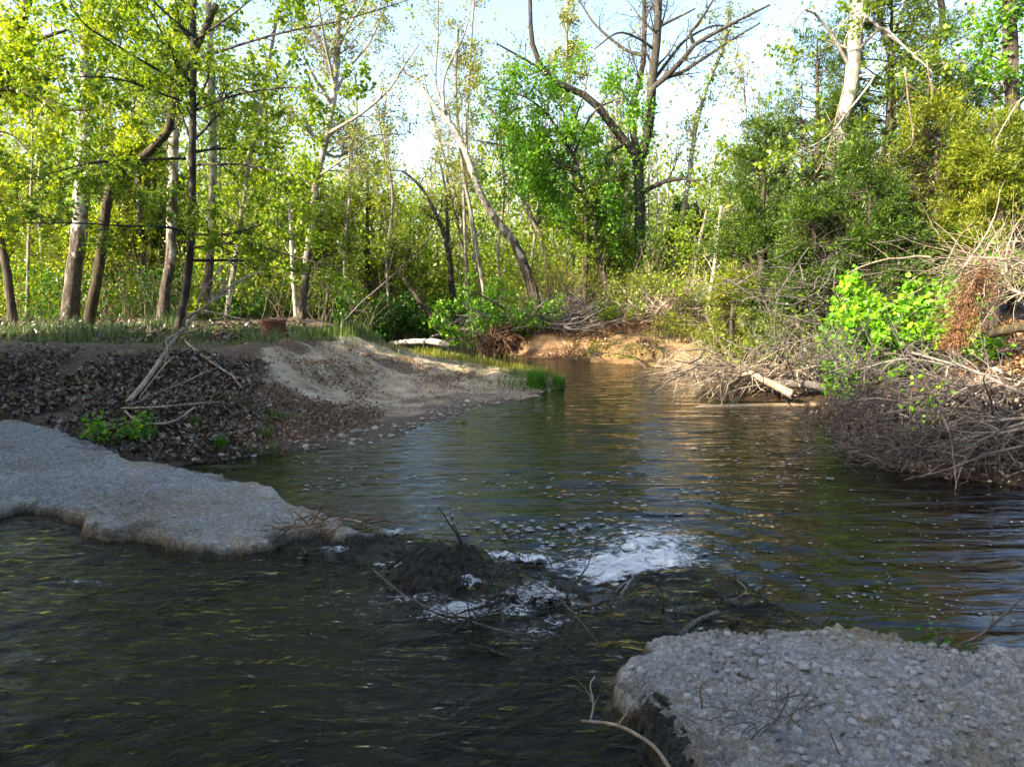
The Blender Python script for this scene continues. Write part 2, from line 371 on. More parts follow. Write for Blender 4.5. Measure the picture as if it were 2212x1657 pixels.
def ground_mat():
    g = NT('ground_earth'); o = g.obj()
    z = g.n('ShaderNodeAttribute', attribute_name='zone'); sp = g.n('ShaderNodeSeparateColor', i_0=z.outputs['Color']); al = z.outputs['Alpha']
    f1 = g.noise(22, 6, 0.7, o); f2 = g.noise(2.4, 5, 0.6, o); f3 = g.noise(90, 3, 0.7, o)
    earth = g.ramp(f1, [(0.25, (0.03, 0.022, 0.015)), (0.5, (0.085, 0.06, 0.04)), (0.75, (0.17, 0.125, 0.085))])
    sand = g.ramp(f2, [(0.3, (0.2, 0.145, 0.085)), (0.48, (0.31, 0.245, 0.165)), (0.7, (0.41, 0.345, 0.25))])
    sand = g.mix(1.0, sand, g.ramp(f1, [(0.2, 0.62), (0.6, 1.08)]), 'MULTIPLY')
    col = g.mix(g.ramp(g.math('ADD', sp.outputs[0], g.math('MULTIPLY', g.math('SUBTRACT', f1, 0.5), 0.9)), [(0.35, 0.0), (0.62, 1.0)]), earth, sand)
    pos = g.n('ShaderNodeSeparateXYZ', i_0=o).outputs[1]
    clay = g.n('ShaderNodeMapRange', i_Value=pos, i_1=20.5, i_2=21.5).outputs[0]
    clay = g.math('MULTIPLY', clay, g.n('ShaderNodeMapRange', i_Value=g.n('ShaderNodeSeparateXYZ', i_0=o).outputs[0], i_1=-2.0, i_2=-0.5).outputs[0])
    col = g.mix(clay, col, g.mix(1.0, col, (0.92, 0.72, 0.5), 'MULTIPLY'))       # orange clay bank beyond the pool
    moss = g.ramp(f1, [(0.3, (0.02, 0.03, 0.008)), (0.6, (0.055, 0.075, 0.016)), (0.8, (0.1, 0.11, 0.03))])
    col = g.mix(g.math('MULTIPLY', sp.outputs[1], g.ramp(f2, [(0.3, 0.35), (0.6, 1.0)])), col, moss)
    vs = g.n('ShaderNodeMapping', i_Vector=o, i_Rotation=(0, 0, 0.5), i_Scale=(1.6, 8.0, 1.0)).outputs[0]
    fl = g.noise(2.2, 7, 0.72, vs, 0.9); fb = g.noise(1.5, 4, 0.6, o, 0.5)
    algae = g.ramp(fl, [(0.3, (0.003, 0.003, 0.0015)), (0.46, (0.013, 0.015, 0.004)), (0.58, (0.045, 0.044, 0.013)), (0.72, (0.095, 0.08, 0.03))])
    algae = g.mix(g.ramp(fb, [(0.45, 0.0), (0.62, 0.75)]), algae, g.ramp(fl, [(0.3, (0.012, 0.01, 0.008)), (0.6, (0.045, 0.035, 0.022))]))
    col = g.mix(al, col, algae)                                                       # alpha: stream bed
    wet = sp.outputs[2]
    col = g.mix(wet, col, g.mix(1.0, col, (0.42, 0.37, 0.3), 'MULTIPLY'))
    rough = g.n('ShaderNodeMapRange', i_Value=wet, i_3=0.92, i_4=0.5).outputs[0]
    bmp = g.bump(f3, 0.35, 0.01, g.bump(f1, 0.6, 0.04))
    return g.done(g.pbsdf(col, rough, 0.3, bmp))
M['ground'] = ground_mat()
def water_mat(name, tint, rip, fine, rough, ior=1.33):
    g = NT(name); o = g.n('ShaderNodeNewGeometry').outputs['Position']
    v1 = g.n('ShaderNodeMapping', i_Vector=o, i_Rotation=(0, 0, rip[1]), i_Scale=rip[2]).outputs[0]
    w1 = g.noise(rip[0], 3, 0.5, v1, 0.8)
    v2 = g.n('ShaderNodeMapping', i_Vector=o, i_Rotation=(0, 0, fine[1]), i_Scale=fine[2]).outputs[0]
    w2 = g.noise(fine[0], 4, 0.6, v2, 0.6)
    nb = g.bump(w2, fine[3], 0.03, g.bump(w1, rip[3], 0.12))
    fr = g.n('ShaderNodeFresnel', i_IOR=ior, i_Normal=nb).outputs[0]
    gls = g.n('ShaderNodeBsdfGlossy', i_Color=(1, 1, 1), i_Roughness=rough, i_Normal=nb).outputs[0]
    tr = g.n('ShaderNodeBsdfTransparent', i_Color=tint).outputs[0]
    return g.done(g.mixs(fr, tr, gls))
M['pool'] = water_mat('pool_water', (0.2, 0.165, 0.07), (1.6, 0.3, (0.5, 2.4, 1), 0.5), (7, 0.2, (0.5, 1.8, 1), 0.3), 0.01, 1.46)
M['riffle'] = water_mat('riffle_water', (0.8, 0.78, 0.6), (3.6, 0.55, (0.45, 2.0, 1), 0.6), (15, 0.45, (0.5, 1.7, 1), 0.4), 0.03, 1.18)
def foam_mat(name, lo, hi, sc):
    g = NT(name); o = g.n('ShaderNodeNewGeometry').outputs['Position']
    z = g.n('ShaderNodeAttribute', attribute_name='zone').outputs['Color']
    n = g.noise(sc, 6, 0.7, g.n('ShaderNodeMapping', i_Vector=o, i_Rotation=(0, 0, 0.4), i_Scale=(0.7, 1.5, 1)).outputs[0], 1.2)
    k = g.ramp(g.math('ADD', g.math('MULTIPLY', g.math('SUBTRACT', n, 0.5), 2.6), g.math('MULTIPLY', z, 0.95)), [(lo, 0.0), (hi, 1.0)])
    d = g.pbsdf((0.82, 0.84, 0.85), 0.5, 0.3, g.bump(n, 1.0, 0.1))
    return g.done(g.mixs(k, g.n('ShaderNodeBsdfTransparent').outputs[0], d))
M['foam'] = foam_mat('white_foam', 0.4, 0.8, 8)
M['splash'] = foam_mat('splash_glint', 0.5, 0.85, 24)
gf = NT('foam_fleck'); M['fleck'] = gf.done(gf.pbsdf((0.22, 0.23, 0.225), 0.6, 0.3))
gt = NT('tub_plastic'); _n = gt.noise(5, 4, 0.6, gt.obj())
M['tub'] = gt.done(gt.pbsdf(gt.ramp(_n, [(0.3, (0.13, 0.045, 0.03)), (0.7, (0.24, 0.095, 0.062))]), 0.55, 0.4, gt.bump(_n, 0.2, 0.01)))

# ------------------------------------------------------------------ terrain
def poly_sd(poly, x, y):
    """signed distance to a closed polygon, positive outside"""
    P = np.asarray(poly)[:, :2]; Q = np.roll(P, -1, 0)
    d = np.full(x.shape, 1e9); ins = np.zeros(x.shape, bool)
    for (ax, ay), (bx, by) in zip(P, Q):
        ex, ey = bx - ax, by - ay
        t = np.clip(((x - ax) * ex + (y - ay) * ey) / max(ex * ex + ey * ey, 1e-12), 0, 1)
        d = np.minimum(d, np.hypot(x - ax - t * ex, y - ay - t * ey))
        c = (ay > y) != (by > y)
        with np.errstate(divide='ignore', invalid='ignore'):
            ins ^= c & (x < ex * (y - ay) / (ey if abs(ey) > 1e-12 else 1e-12) + ax)
    return np.where(ins, -d, d)
def line_sd(line, x, y):
    """distance to an open polyline, positive on its right-hand side (the camera side)"""
    P = np.asarray(line)[:, :2]; d = np.full(x.shape, 1e9); s = np.ones(x.shape)
    for (ax, ay), (bx, by) in zip(P[:-1], P[1:]):
        ex, ey = bx - ax, by - ay
        t = np.clip(((x - ax) * ex + (y - ay) * ey) / (ex * ex + ey * ey), 0, 1)
        dd = np.hypot(x - ax - t * ex, y - ay - t * ey)
        cr = -(ex * (y - ay) - ey * (x - ax))
        c = dd < d; s = np.where(c, np.sign(cr), s); d = np.where(c, dd, d)
    return d * s
SHORE = [(380, 1010), (470, 993), (560, 985), (640, 974), (720, 966), (800, 958), (850, 945), (900, 922), (960, 905), (1000, 893), (1060, 876), (1120, 866), (1165, 856),
         (1185, 845), (1225, 838), (1232, 826), (1190, 806), (1120, 792), (1060, 780), (960, 766), (880, 751), (800, 738), (740, 728), (700, 712), (860, 706), (930, 714), (1000, 734), (1045, 751),
         (1085, 766), (1130, 772), (1200, 778), (1300, 785), (1400, 790), (1460, 795), (1500, 802), (1520, 830), (1500, 850), (1490, 862), (1600, 868), (1700, 868), (1760, 878), (1790, 905),
         (1800, 950), (1840, 985), (1900, 1005), (2000, 1025), (2212, 1052), (2500, 1090)]
CREEK = [tuple(gp(*p)[:2]) for p in SHORE] + [(11, 6), (12, -30), (-12, -30), (-12, 6), (-8.8, 9.9)]
LIP = [(-14, 14.5), (-9, 11.2), (-7.7, 10.2), (-4.4, 8.3), (-1.9, 6.55), (-1.2, 6.35), (-0.1, 5.85), (0.65, 5.5), (1.5, 5.45), (1.95, 5.15), (2.25, 4.5), (3.0, 4.0), (6, 3.9), (20, 3.9)]
def upper_z(x, y):
    """water level on the upstream side, sliding down to the pool at the broken lip"""
    s = line_sd(LIP, x, y)
    e = s + 0.14 * fbm(x * 1.7, y * 1.7, 3, 5) - 0.62 * np.exp(-((x - 0.3 + 0.3 * (y - 5.6)) / 0.42) ** 2)
    return -0.12 + 0.49 * sstep(-0.25, 0.38, e), s
def ground_z(x, y, want=False):
    x = np.asarray(x, float); y = np.asarray(y, float)
    d = poly_sd(CREEK, x, y) + 0.12 * fbm(x * 0.9, y * 0.9, 3, 3) * sstep(0, 1.2, np.abs(0.8) * np.ones_like(x))
    right = sstep(0.0, 1.0, (x - 1.6 - np.clip((y - 24) * -0.25, -3.5, 1.2)) / 1.2)
    right = np.where(y > 24.5, sstep(0, 1, (x + 2.2 + (y - 24.5) * 0.55) / 1.2), right)
    far = sstep(17.5, 20, y)
    lw = np.interp(x, [-12, -5, -3, 0, 3], [4.2, 5.2, 8.5, 10, 9])
    zl = 1.22 * sstep(0, 1, np.clip(d, 0, None) / lw) * 0.75 + 0.3 * (1 - np.exp(-np.clip(d, 0, None) / 0.9)) * sstep(0, 1, np.clip(d / lw, 0, 1) + 0.12)
    zl = zl + np.interp(x, [-9, -4.5, -3], [0.22, 0.12, 0]) * sstep(0.05, 0.6, d) * (1 - sstep(3, 7, d))
    zrn = 1.05 * sstep(0, 2.4, d) + 0.3 * sstep(1.5, 4, d) + 0.15 * np.clip(d - 3, 0, 16)
    zrf = 0.62 * sstep(0, 1.4, d) + 0.11 * np.sin(d * 9 + x * 1.5) * sstep(0.1, 0.4, d) * (1 - sstep(1.0, 1.6, d)) + 0.6 * sstep(1.4, 3.6, d) + 0.05 * np.clip(d - 3, 0, 20)
    zr = zrn * (1 - far) + zrf * far
    out = zl * (1 - right) + zr * right
    rough = fbm(x * 0.45, y * 0.45, 4, 9) * 0.16 + fbm(x * 3, y * 3, 3, 21) * 0.065 + np.abs(fbm(x * 1.1, y * 1.6, 3, 27)) * -0.16 * (x < -0.5) + fbm(x * 5.5 + 0.6 * y, y * 7, 2, 22) * 0.016
    out = out + rough * sstep(0.1, 2.0, d)
    out = out + 0.5 * fbm(x * 0.03, y * 0.03, 2, 31) * sstep(30, 80, np.hypot(x, y))
    pool = -np.minimum(0.85, 0.28 * np.clip(-d, 0, None)) - 0.02 + 0.05 * fbm(x * 2, y * 2, 3, 8) * sstep(0, 0.6, -d)
    bar = np.exp(-((y - 14.25 - 0.1 * (x - 4)) / 0.28) ** 2) * sstep(2.6, 4.2, x) * (1 - sstep(6.2, 7, x))
    pool = np.maximum(pool, -0.3 + 0.34 * bar)
    uz, s = upper_z(x, y)
    gate = np.exp(-((x - 0.3 + 0.3 * (y - 5.6)) / 0.34) ** 2)
    crest = np.exp(-((s - 0.2) / 0.2) ** 2) * sstep(-2.3, -1.7, x) * (1 - sstep(-0.7, -0.2, x)) * (1 - gate)
    hump = np.exp(-((x + 0.55) / 0.5) ** 2 - ((y - 5.55) / 0.35) ** 2) + 0.8 * np.exp(-((x - 1.5) / 0.5) ** 2 - ((y - 4.75) / 0.3) ** 2)
    bed = uz - 0.085 + 0.05 * fbm(x * 2.5, y * 2.5, 4, 14) + 0.055 * hump
    bed = np.maximum(bed, (0.28 + 0.07 * fbm(x * 3.1, y * 3.1, 3, 77) + 0.05 * fbm(x * 13, y * 13, 3, 15)) * crest - 0.1 * (1 - crest) - 0.06 * sstep(0.4, 1.2, x))
    creek = np.where(s > 0, bed, np.where(s > -0.35, pool * sstep(0, 0.35, -s) + bed * (1 - sstep(0, 0.35, -s)), pool))
    z = np.where(d > 0, out, creek)
    if want: return z, d, right, far, s, bar, crest
    return z
def hit(px, py, lift=0.0):
    r = ray(px, py); Y = np.concatenate([np.linspace(2.5, 30, 700), np.linspace(30.05, 70, 300)])
    t = Y / r[1]; x = r[0] * t; zz = H + r[2] * t; g = ground_z(x, Y)
    k = np.nonzero(zz <= g)[0]
    k = k[0] if len(k) else len(Y) - 1
    return np.array([x[k], Y[k], g[k] + lift])
def onground(x, y, lift=0.0):
    x = np.asarray(x, float); y = np.asarray(y, float)
    return np.stack([x, y, ground_z(x, y) + lift], -1)
def axis_pts(a, b, fine, far_neg, far_pos, gr=1.12):
    mid = np.arange(a, b + 1e-6, fine); lo = []; s = fine; p = a
    while p > far_neg: s *= gr; p -= s; lo.append(p)
    hi = []; s = fine; p = mid[-1]
    while p < far_pos: s *= gr; p += s; hi.append(p)
    return np.concatenate([lo[::-1], mid, hi])
gx = axis_pts(-12, 11, 0.075, -600, 600); gy = axis_pts(2.2, 19, 0.075, -150, 1500, 1.05)
X, Y = np.meshgrid(gx, gy)
Z, D, RI, FA, SL, BAR, CR = ground_z(X.ravel(), Y.ravel(), True)
Xf, Yf = X.ravel(), Y.ravel()
def wpoly(pix): return [tuple(hit(*p)[:2]) for p in pix]
SANDP = wpoly([(640, 742), (720, 733), (820, 738), (930, 752), (1060, 776), (1150, 800), (1170, 830), (1160, 852), (1060, 872), (960, 898), (880, 922), (800, 940), (740, 925), (700, 880), (620, 850), (560, 815), (600, 775)])
sand = 1 - sstep(-0.5, 0.7, poly_sd(SANDP, Xf, Yf) + 0.9 * fbm(Xf * 0.8, Yf * 0.8, 4, 41))
sand = np.maximum(sand, RI * FA * (1 - sstep(1.6, 2.6, D)) * (D > -1.2) * 0.98)
sand = np.maximum(sand, sstep(0.35, 0.75, BAR) * 0.8)
patch = sstep(0.05, 0.35, fbm(Xf * 0.7 + 9, Yf * 0.9, 4, 52))
patch = np.maximum(patch, 0.85 * sstep(0.1, 0.3, fbm(Xf * 1.9, Yf * 2.4, 4, 54)))
sand = sand * (1 - 0.62 * patch * (RI < 0.5))
grass_w = (1 - RI) * sstep(4.5, 7, D) * (D > 0) * 0.8 + 0.55 * RI * FA * sstep(0.25, 0.8, D) + 0.35 * (np.hypot(Xf, Yf) > 26)
grass_w = np.clip(grass_w * (1 - sand) + 0.9 * CR * (SL > 0) * (D < 0), 0, 1)
wet = np.clip((1 - sstep(0.0, 0.55, D)) * (D > -0.3) + (D <= -0.3), 0, 1)
wet = np.maximum(wet * np.where(D > 0, 0.9, 1), 0.65 * sand * (1 - sstep(0.3, 2.2, D + 0.6 * fbm(Xf, Yf, 3, 58))))
dark_soil = RI * (1 - FA) * (D > 0) * (1 - sstep(1.5, 2.6, D))
bedm = np.where(D < 0, np.where(SL > -0.2, 1.0, 0.75), 0) * (1 - sstep(0.3, 0.7, BAR))
wet = np.maximum(wet, 0.95 * dark_soil)  # right bank soil darkened below the brush, using the same mask as wet ground
zone = np.stack([sand, grass_w, wet * (1 - 0.5 * sstep(0.3, 0.7, BAR)), bedm], 1)
idx = np.arange(X.size).reshape(X.shape)
quads = np.stack([idx[:-1, :-1], idx[:-1, 1:], idx[1:, 1:], idx[1:, :-1]], -1).reshape(-1, 4)
ground = put('ground', mesh('ground', np.stack([Xf, Yf, Z], 1), [quads], M['ground'], True, zone), kind='structure',
             label='earth and sand banks with the stream bed and forest floor')

# pool water
qx = np.concatenate([np.arange(-14, -5, 0.2), np.arange(-5, 8, 0.06), np.arange(8, 12.1, 0.2)]); qy = np.concatenate([np.arange(3.2, 13, 0.05), np.arange(13, 20, 0.1), np.arange(20, 45, 0.5)])
X, Y = np.meshgrid(qx, qy); xf, yf = X.ravel(), Y.ravel()
dl = line_sd(LIP, xf, yf)
rad = np.hypot(xf - 0.9, yf - 5.6)
wz = 0.009 * np.sin(rad * 17 + 5.0 * fbm(xf * 0.6, yf * 0.6, 3, 64)) * np.exp(-np.clip(rad - 1.5, 0, None) / 3.4) * (0.55 + 0.6 * vn2(xf * 0.8, yf * 0.8, 65)) + 0.012 * np.sin(rad * 10 + 3.0 * fbm(xf * 0.7, yf * 0.7, 2, 61)) * np.exp(-rad / 3.2) * (0.4 + 0.6 * vn2(xf * 0.9, yf * 0.9, 66)) + 0.036 * fbm(xf * 1.2, yf * 3.6, 4, 62, 0.55) * (0.1 + np.exp(-rad / 4.5))
keep = (dl < 0.5)
idx = np.arange(X.size).reshape(X.shape)
quads = np.stack([idx[:-1, :-1], idx[:-1, 1:], idx[1:, 1:], idx[1:, :-1]], -1).reshape(-1, 4)
quads = quads[keep[quads].all(1)]
put('pool_water', mesh('pool_water', np.stack([xf, yf, wz], 1), [quads], M['pool'], True), kind='structure', label='dark rippled pool of the creek reflecting trees and sky')
# upper water, sliding over the broken crossing
qx = np.concatenate([np.arange(-16, -7, 0.25), np.arange(-7, 3.4, 0.035), np.arange(3.4, 11.9, 0.3)]); qy = np.concatenate([np.arange(-28, 2.4, 0.6), np.arange(2.4, 7.6, 0.035), np.arange(7.6, 14, 0.2)])
X, Y = np.meshgrid(qx, qy); xf, yf = X.ravel(), Y.ravel()
uz, s = upper_z(xf, yf)
ca, sa = math.cos(0.55), math.sin(0.55)
u = xf * ca + yf * sa; v = -xf * sa + yf * ca
turb = np.exp(-((s - 0.5) / 0.7) ** 2) * sstep(-2.6, -0.5, xf) * (1 - sstep(2.0, 2.6, xf))
uz = uz + 0.028 * fbm(u * 1.6, v * 4.5, 4, 71, 0.6) + turb * 0.05 * fbm(u * 3.2, v * 5, 4, 72, 0.65) + 0.006 * fbm(u * 9, v * 19, 2, 73)
keep = (s > -0.4) & (poly_sd(CREEK, xf, yf) < 0.4)
idx = np.arange(X.size).reshape(X.shape)
quads = np.stack([idx[:-1, :-1], idx[:-1, 1:], idx[1:, 1:], idx[1:, :-1]], -1).reshape(-1, 4)
quads = quads[keep[quads].all(1)]
UPW = (xf, yf, uz)
put('stream_water', mesh('stream_water', np.stack([xf, yf, uz], 1), [quads], M['riffle'], True), kind='structure', label='shallow dark stream running over mossy bed to the broken crossing')

# white water below the lip
qx = np.arange(-0.6, 2.7, 0.022); qy = np.arange(4.9, 8.2, 0.022)
X, Y = np.meshgrid(qx, qy); xf, yf = X.ravel(), Y.ravel()
c1 = np.exp(-(((xf - 1.05) * 0.95 + (yf - 5.95) * 0.1) / 0.5) ** 2 - ((yf - 5.86 - 0.35 * (xf - 1.05)) / 0.26) ** 2)
c2 = np.exp(-((xf - 0.05) / 0.4) ** 2 - ((yf - 6.12 + 0.25 * xf) / 0.13) ** 2) * 0.8
c3 = np.exp(-((xf - 1.45) / 0.5) ** 2 - ((yf - 6.55 - 0.2 * (xf - 1.4)) / 0.4) ** 2) * 0.62
c4 = np.exp(-((xf - 0.9) / 1.0) ** 2 - ((yf - 6.4) / 0.7) ** 2) * 0.36
den = np.clip(c1 * 1.7 + c2 * 1.15 + c3 * 1.1 + c4 * 0.9, 0, 1.1) * (0.72 + 0.5 * np.abs(fbm(xf * 2.2, yf * 3.5, 3, 84)))
fz = 0.025 + den * (0.03 + 0.14 * np.abs(fbm(xf * 4, yf * 5, 4, 81, 0.6))) + 0.02 * fbm(xf * 9, yf * 9, 3, 82) * den
keep = den > 0.12
idx = np.arange(X.size).reshape(X.shape)
quads = np.stack([idx[:-1, :-1], idx[:-1, 1:], idx[1:, 1:], idx[1:, :-1]], -1).reshape(-1, 4)
quads = quads[keep[quads].all(1)]
zc = np.stack([den, den, den, np.ones_like(den)], 1)
put('white_water_foam', mesh('white_water_foam', np.stack([xf, yf, fz], 1), [quads], M['foam'], True, zc), kind='stuff', label='churning white foam where the stream drops into the pool', cat='foam')
# splashes on the slide, with water glints put in as white colour
xf, yf, uz = UPW
den = 0.0
for (px, py, rx, ry, k) in [(985, 1352, 0.24, 0.14, 1.0), (1170, 1310, 0.26, 0.16, 0.95), (1020, 1285, 0.2, 0.07, 0.8), (1150, 1400, 0.2, 0.12, 0.55), (900, 1320, 0.22, 0.06, 0.8),
                            (860, 1178, 0.22, 0.06, 0.85), (720, 1215, 0.2, 0.05, 0.7), (1270, 1345, 0.2, 0.08, 0.6), (1230, 1270, 0.3, 0.05, 0.7), (180, 1290, 0.14, 0.05, 0.7), (1090, 1245, 0.16, 0.08, 0.55), (80, 1460, 0.15, 0.05, 0.5), (1120, 1350, 0.16, 0.1, 0.7), (1200, 1370, 0.14, 0.08, 0.65), (1060, 1330, 0.14, 0.06, 0.7), (560, 1240, 0.12, 0.03, 0.55), (420, 1330, 0.12, 0.03, 0.5), (700, 1400, 0.1, 0.03, 0.5), (1000, 1600, 0.1, 0.03, 0.45)]:
    c = gp(px, py, 0.28); rx, ry, k = rx * 1.25, ry * 1.25, k * 1.1; den = np.maximum(den, k * np.exp(-((xf - c[0]) / rx) ** 2 - ((yf - c[1]) / ry) ** 2))
idx = np.arange(len(xf)).reshape(len(np.unique(yf)), -1)
quads = np.stack([idx[:-1, :-1], idx[:-1, 1:], idx[1:, 1:], idx[1:, :-1]], -1).reshape(-1, 4)
keep = den > 0.1
quads = quads[keep[quads].all(1)]
used, inv = np.unique(quads, return_inverse=True); quads = inv.reshape(-1, 4)
V = np.stack([xf, yf, uz + 0.01 + 0.07 * den * (0.4 + fbm(xf * 12, yf * 12, 3, 83))], 1)[used]
zc = np.repeat((den * 0.88)[used][:, None], 4, 1)
put('splash_glint', mesh('splash_glint', V, [quads], M['splash'], True, zc), kind='stuff', label='broken white splashes and painted water glints on the stream among the twigs', cat='foam')
n = 7000
wx = RNG.uniform(-6.5, 2.2, n); wy = RNG.uniform(2.4, 7.2, n); uzw, sw = upper_z(wx, wy); ok = (sw > 0.25) & (fbm(wx * 1.1, wy * 1.1, 3, 95) > -0.12); wx, wy, uzw = wx[ok], wy[ok], uzw[ok]; n = len(wx)
Q = grow(np.stack([wx, wy, uzw - RNG.uniform(0.012, 0.05, n)], 1), np.stack([0.85 + RNG.normal(0, 0.15, n), 0.5 + RNG.normal(0, 0.25, n), 0 * wx], 1), RNG.uniform(0.12, 0.5, n), 6, 0.16, 0)
zq = upper_z(Q[..., 0].ravel(), Q[..., 1].ravel())[0].reshape(Q.shape[:2]); Q[..., 2] = zq - RNG.uniform(0.03, 0.07, n)[:, None]
M['weed'] = leaf_mat('stream_weed', (0.006, 0.008, 0.003), (0.022, 0.027, 0.007), (0.05, 0.05, 0.015), 0.1)
put('stream_weed', mesh('stream_weed', *tubes(Q, RNG.uniform(0.003, 0.011, n)[:, None] * np.linspace(1, 0.3, 6)[None], 4), M['weed']), kind='stuff', label='olive weed strands trailing in the shallow stream', cat='water weed')
# foam flecks drifting on the pool
fl = []
for (n, x0, x1, y0, y1, s0, s1) in [(420, 900, 1560, 1000, 1210, 0.012, 0.05), (500, 1500, 2212, 1020, 1340, 0.008, 0.026), (260, 1350, 1800, 890, 1040, 0.015, 0.05), (160, 540, 900, 985, 1060, 0.01, 0.04), (160, 1050, 1500, 1120, 1210, 0.02, 0.06)]:
    for px, py in zip(RNG.uniform(x0, x1, n), RNG.uniform(y0, y1, n)):
        p = gp(px, py, 0.017); fl.append((p, (s0 + (s1 - s0) * RNG.random() ** 2.5) * 0.75))
fp = np.array([f[0] for f in fl]); fs = np.array([f[1] for f in fl])
ok = (poly_sd(CREEK, fp[:, 0], fp[:, 1]) < -0.05) & (line_sd(LIP, fp[:, 0], fp[:, 1]) < -0.1) & (fbm(fp[:, 0] * 1.3, fp[:, 1] * 1.3, 3, 90) > -0.22); fp, fs = fp[ok], fs[ok]
a = np.linspace(0, 2 * np.pi, 8, endpoint=False)
ang = RNG.uniform(-0.3, 0.5, len(fp)); rr = RNG.uniform(0.6, 1.2, (len(fp), 8)) * fs[:, None]
lx = np.cos(a) * rr * 1.25; ly = np.sin(a) * rr * 0.8
V = np.stack([fp[:, :1] + lx * np.cos(ang)[:, None] - ly * np.sin(ang)[:, None], fp[:, 1:2] + lx * np.sin(ang)[:, None] + ly * np.cos(ang)[:, None], fp[:, 2:3] + 0 * lx], -1).reshape(-1, 3)
top = np.arange(len(fp) * 8).reshape(-1, 8)
put('foam_flecks', mesh('foam_flecks', V, [top], M['fleck'], True), kind='stuff', label='small pale foam flecks drifting on the dark pool', cat='foam')

# ------------------------------------------------------------------ broken concrete crossing
def slab(name, label, pix, ztop, res, cell, thick, seed, wetw, palew, zvar=0.05, mat='concrete', amp=1.0, cat='concrete slab', ew=0.18):
    poly = [tuple(gp(px, py, ztop)[:2]) for px, py in pix]
    P = np.array(poly); x0, y0 = P.min(0) - 0.3; x1, y1 = P.max(0) + 0.3
    qx = np.arange(x0, x1, res); qy = np.arange(y0, y1, res); X, Y = np.meshgrid(qx, qy); x, y = X.ravel(), Y.ravel()
    sd = poly_sd(poly, x, y) + 0.15 * fbm(x * 1.9, y * 1.9, 4, seed) + 0.035 * fbm(x * 9, y * 9, 3, seed + 3)
    wx = x + 0.3 * cell * fbm(x / cell * 0.7, y / cell * 0.7, 2, seed + 5); wy = y + 0.3 * cell * fbm(x / cell * 0.7 + 50, y / cell * 0.7, 2, seed + 6)
    d1, d2, w, tl = worley(wx / cell, wy / cell, seed + 1)
    e1, e2, w2, tl2 = worley(x / (cell * 0.5), y / (cell * 0.5), seed + 2)
    g1, g2, w3, tl3 = worley(wx / (cell * 2.1) + 7, wy / (cell * 2.1), seed + 12)
    lump = (0.15 + 0.75 * w + 0.7 * tl) * sstep(0, 0.22, d2 - d1) * cell * 0.55 + (w2 + 0.8 * tl2) * sstep(0, 0.3, e2 - e1) * cell * 0.2
    lump = lump + (0.9 * w3 + 0.5 * tl3) * sstep(0, 0.12, g2 - g1) * (w3 > 0.55) * cell * 0.6 + 0.12 * cell * fbm(x * 70, y * 70, 2, seed + 19)
    lump = lump * amp * (0.35 + 0.75 * sstep(-0.25, 0.2, fbm(x * 1.6, y * 1.6, 3, seed + 31)))
    z = ztop + zvar * fbm(x * 1.3, y * 1.3, 4, seed + 7) + lump - cell * 0.35
    z = z - 0.02 * sstep(-0.3, 0, sd) - thick * sstep(-0.03, ew, sd) + 0.10 * np.clip(fbm(x * 8, y * 8, 4, seed + 8), -0.2, 1) * sstep(-0.05, 0.05, sd)
    drop = (z - ztop)
    k = sstep(0.0, 0.06, -drop - 0.03 + 0.05 * fbm(x * 5, y * 5, 3, seed + 15)) * sstep(-0.08, 0.04, sd)
    k = np.maximum(k, 0.75 * sstep(-0.3, 0.0, sd + 0.25 * fbm(x * 3, y * 3, 4, seed + 17) - 0.06) * sstep(-0.05, 0.3, fbm(x * 4.5, y * 4.5, 4, seed + 18)))
    fk = sstep(0.0, 0.1, sd); jx = 0.03 * fk * fbm(x * 14, z * 14 + y * 9, 3, seed + 21); jy = 0.03 * fk * fbm(y * 14 + 9, z * 14 + x * 9, 3, seed + 22)
    zc = np.stack([k * wetw, palew * sstep(-0.3, -0.06, sd) * (1 - k) * sstep(0.35, 0.6, 0.5 + 0.5 * fbm(x * 2, y * 2, 3, seed + 9)), 0 * k, np.ones_like(k)], 1)
    keep = sd < ew + 0.05
    idx = np.arange(X.size).reshape(X.shape)
    q = np.stack([idx[:-1, :-1], idx[:-1, 1:], idx[1:, 1:], idx[1:, :-1]], -1).reshape(-1, 4); q = q[keep[q].all(1)]
    used, inv = np.unique(q, return_inverse=True)
    c = P.mean(0); org = np.array([c[0], c[1], 0.0])
    r = empty(name, org, label, cat)
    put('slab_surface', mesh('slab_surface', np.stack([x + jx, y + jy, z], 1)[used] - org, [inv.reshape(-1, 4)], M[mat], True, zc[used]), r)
    def zat(ax, ay):
        i = np.clip(((ax - x0) / res).astype(int), 0, X.shape[1] - 1); j = np.clip(((ay - y0) / res).astype(int), 0, X.shape[0] - 1)
        return z.reshape(X.shape)[j, i], sd.reshape(X.shape)[j, i]
    return r, zat, org, (x0, x1, y0, y1)
L_PIX = [(-260, 890), (-60, 893), (0, 905), (70, 914), (130, 925), (190, 948), (260, 974), (300, 990), (370, 1008), (470, 1020), (560, 1042), (610, 1068), (690, 1102), (760, 1128), (790, 1142), (740, 1150), (690, 1136), (640, 1142), (570, 1158), (480, 1166),
         (380, 1164), (320, 1150), (240, 1142), (180, 1130), (160, 1105), (110, 1090), (40, 1085), (0, 1096), (-200, 1110), (-420, 1060)]
lslab, lz, lorg, lb = slab('concrete_slab', 'long grey slab of crumbling concrete crossing reaching the leafy bank', L_PIX, 0.49, 0.0165, 0.06, 0.5, 101, 1.0, 0.3, 0.06, 'concrete_fine', 0.75, ew=0.13)
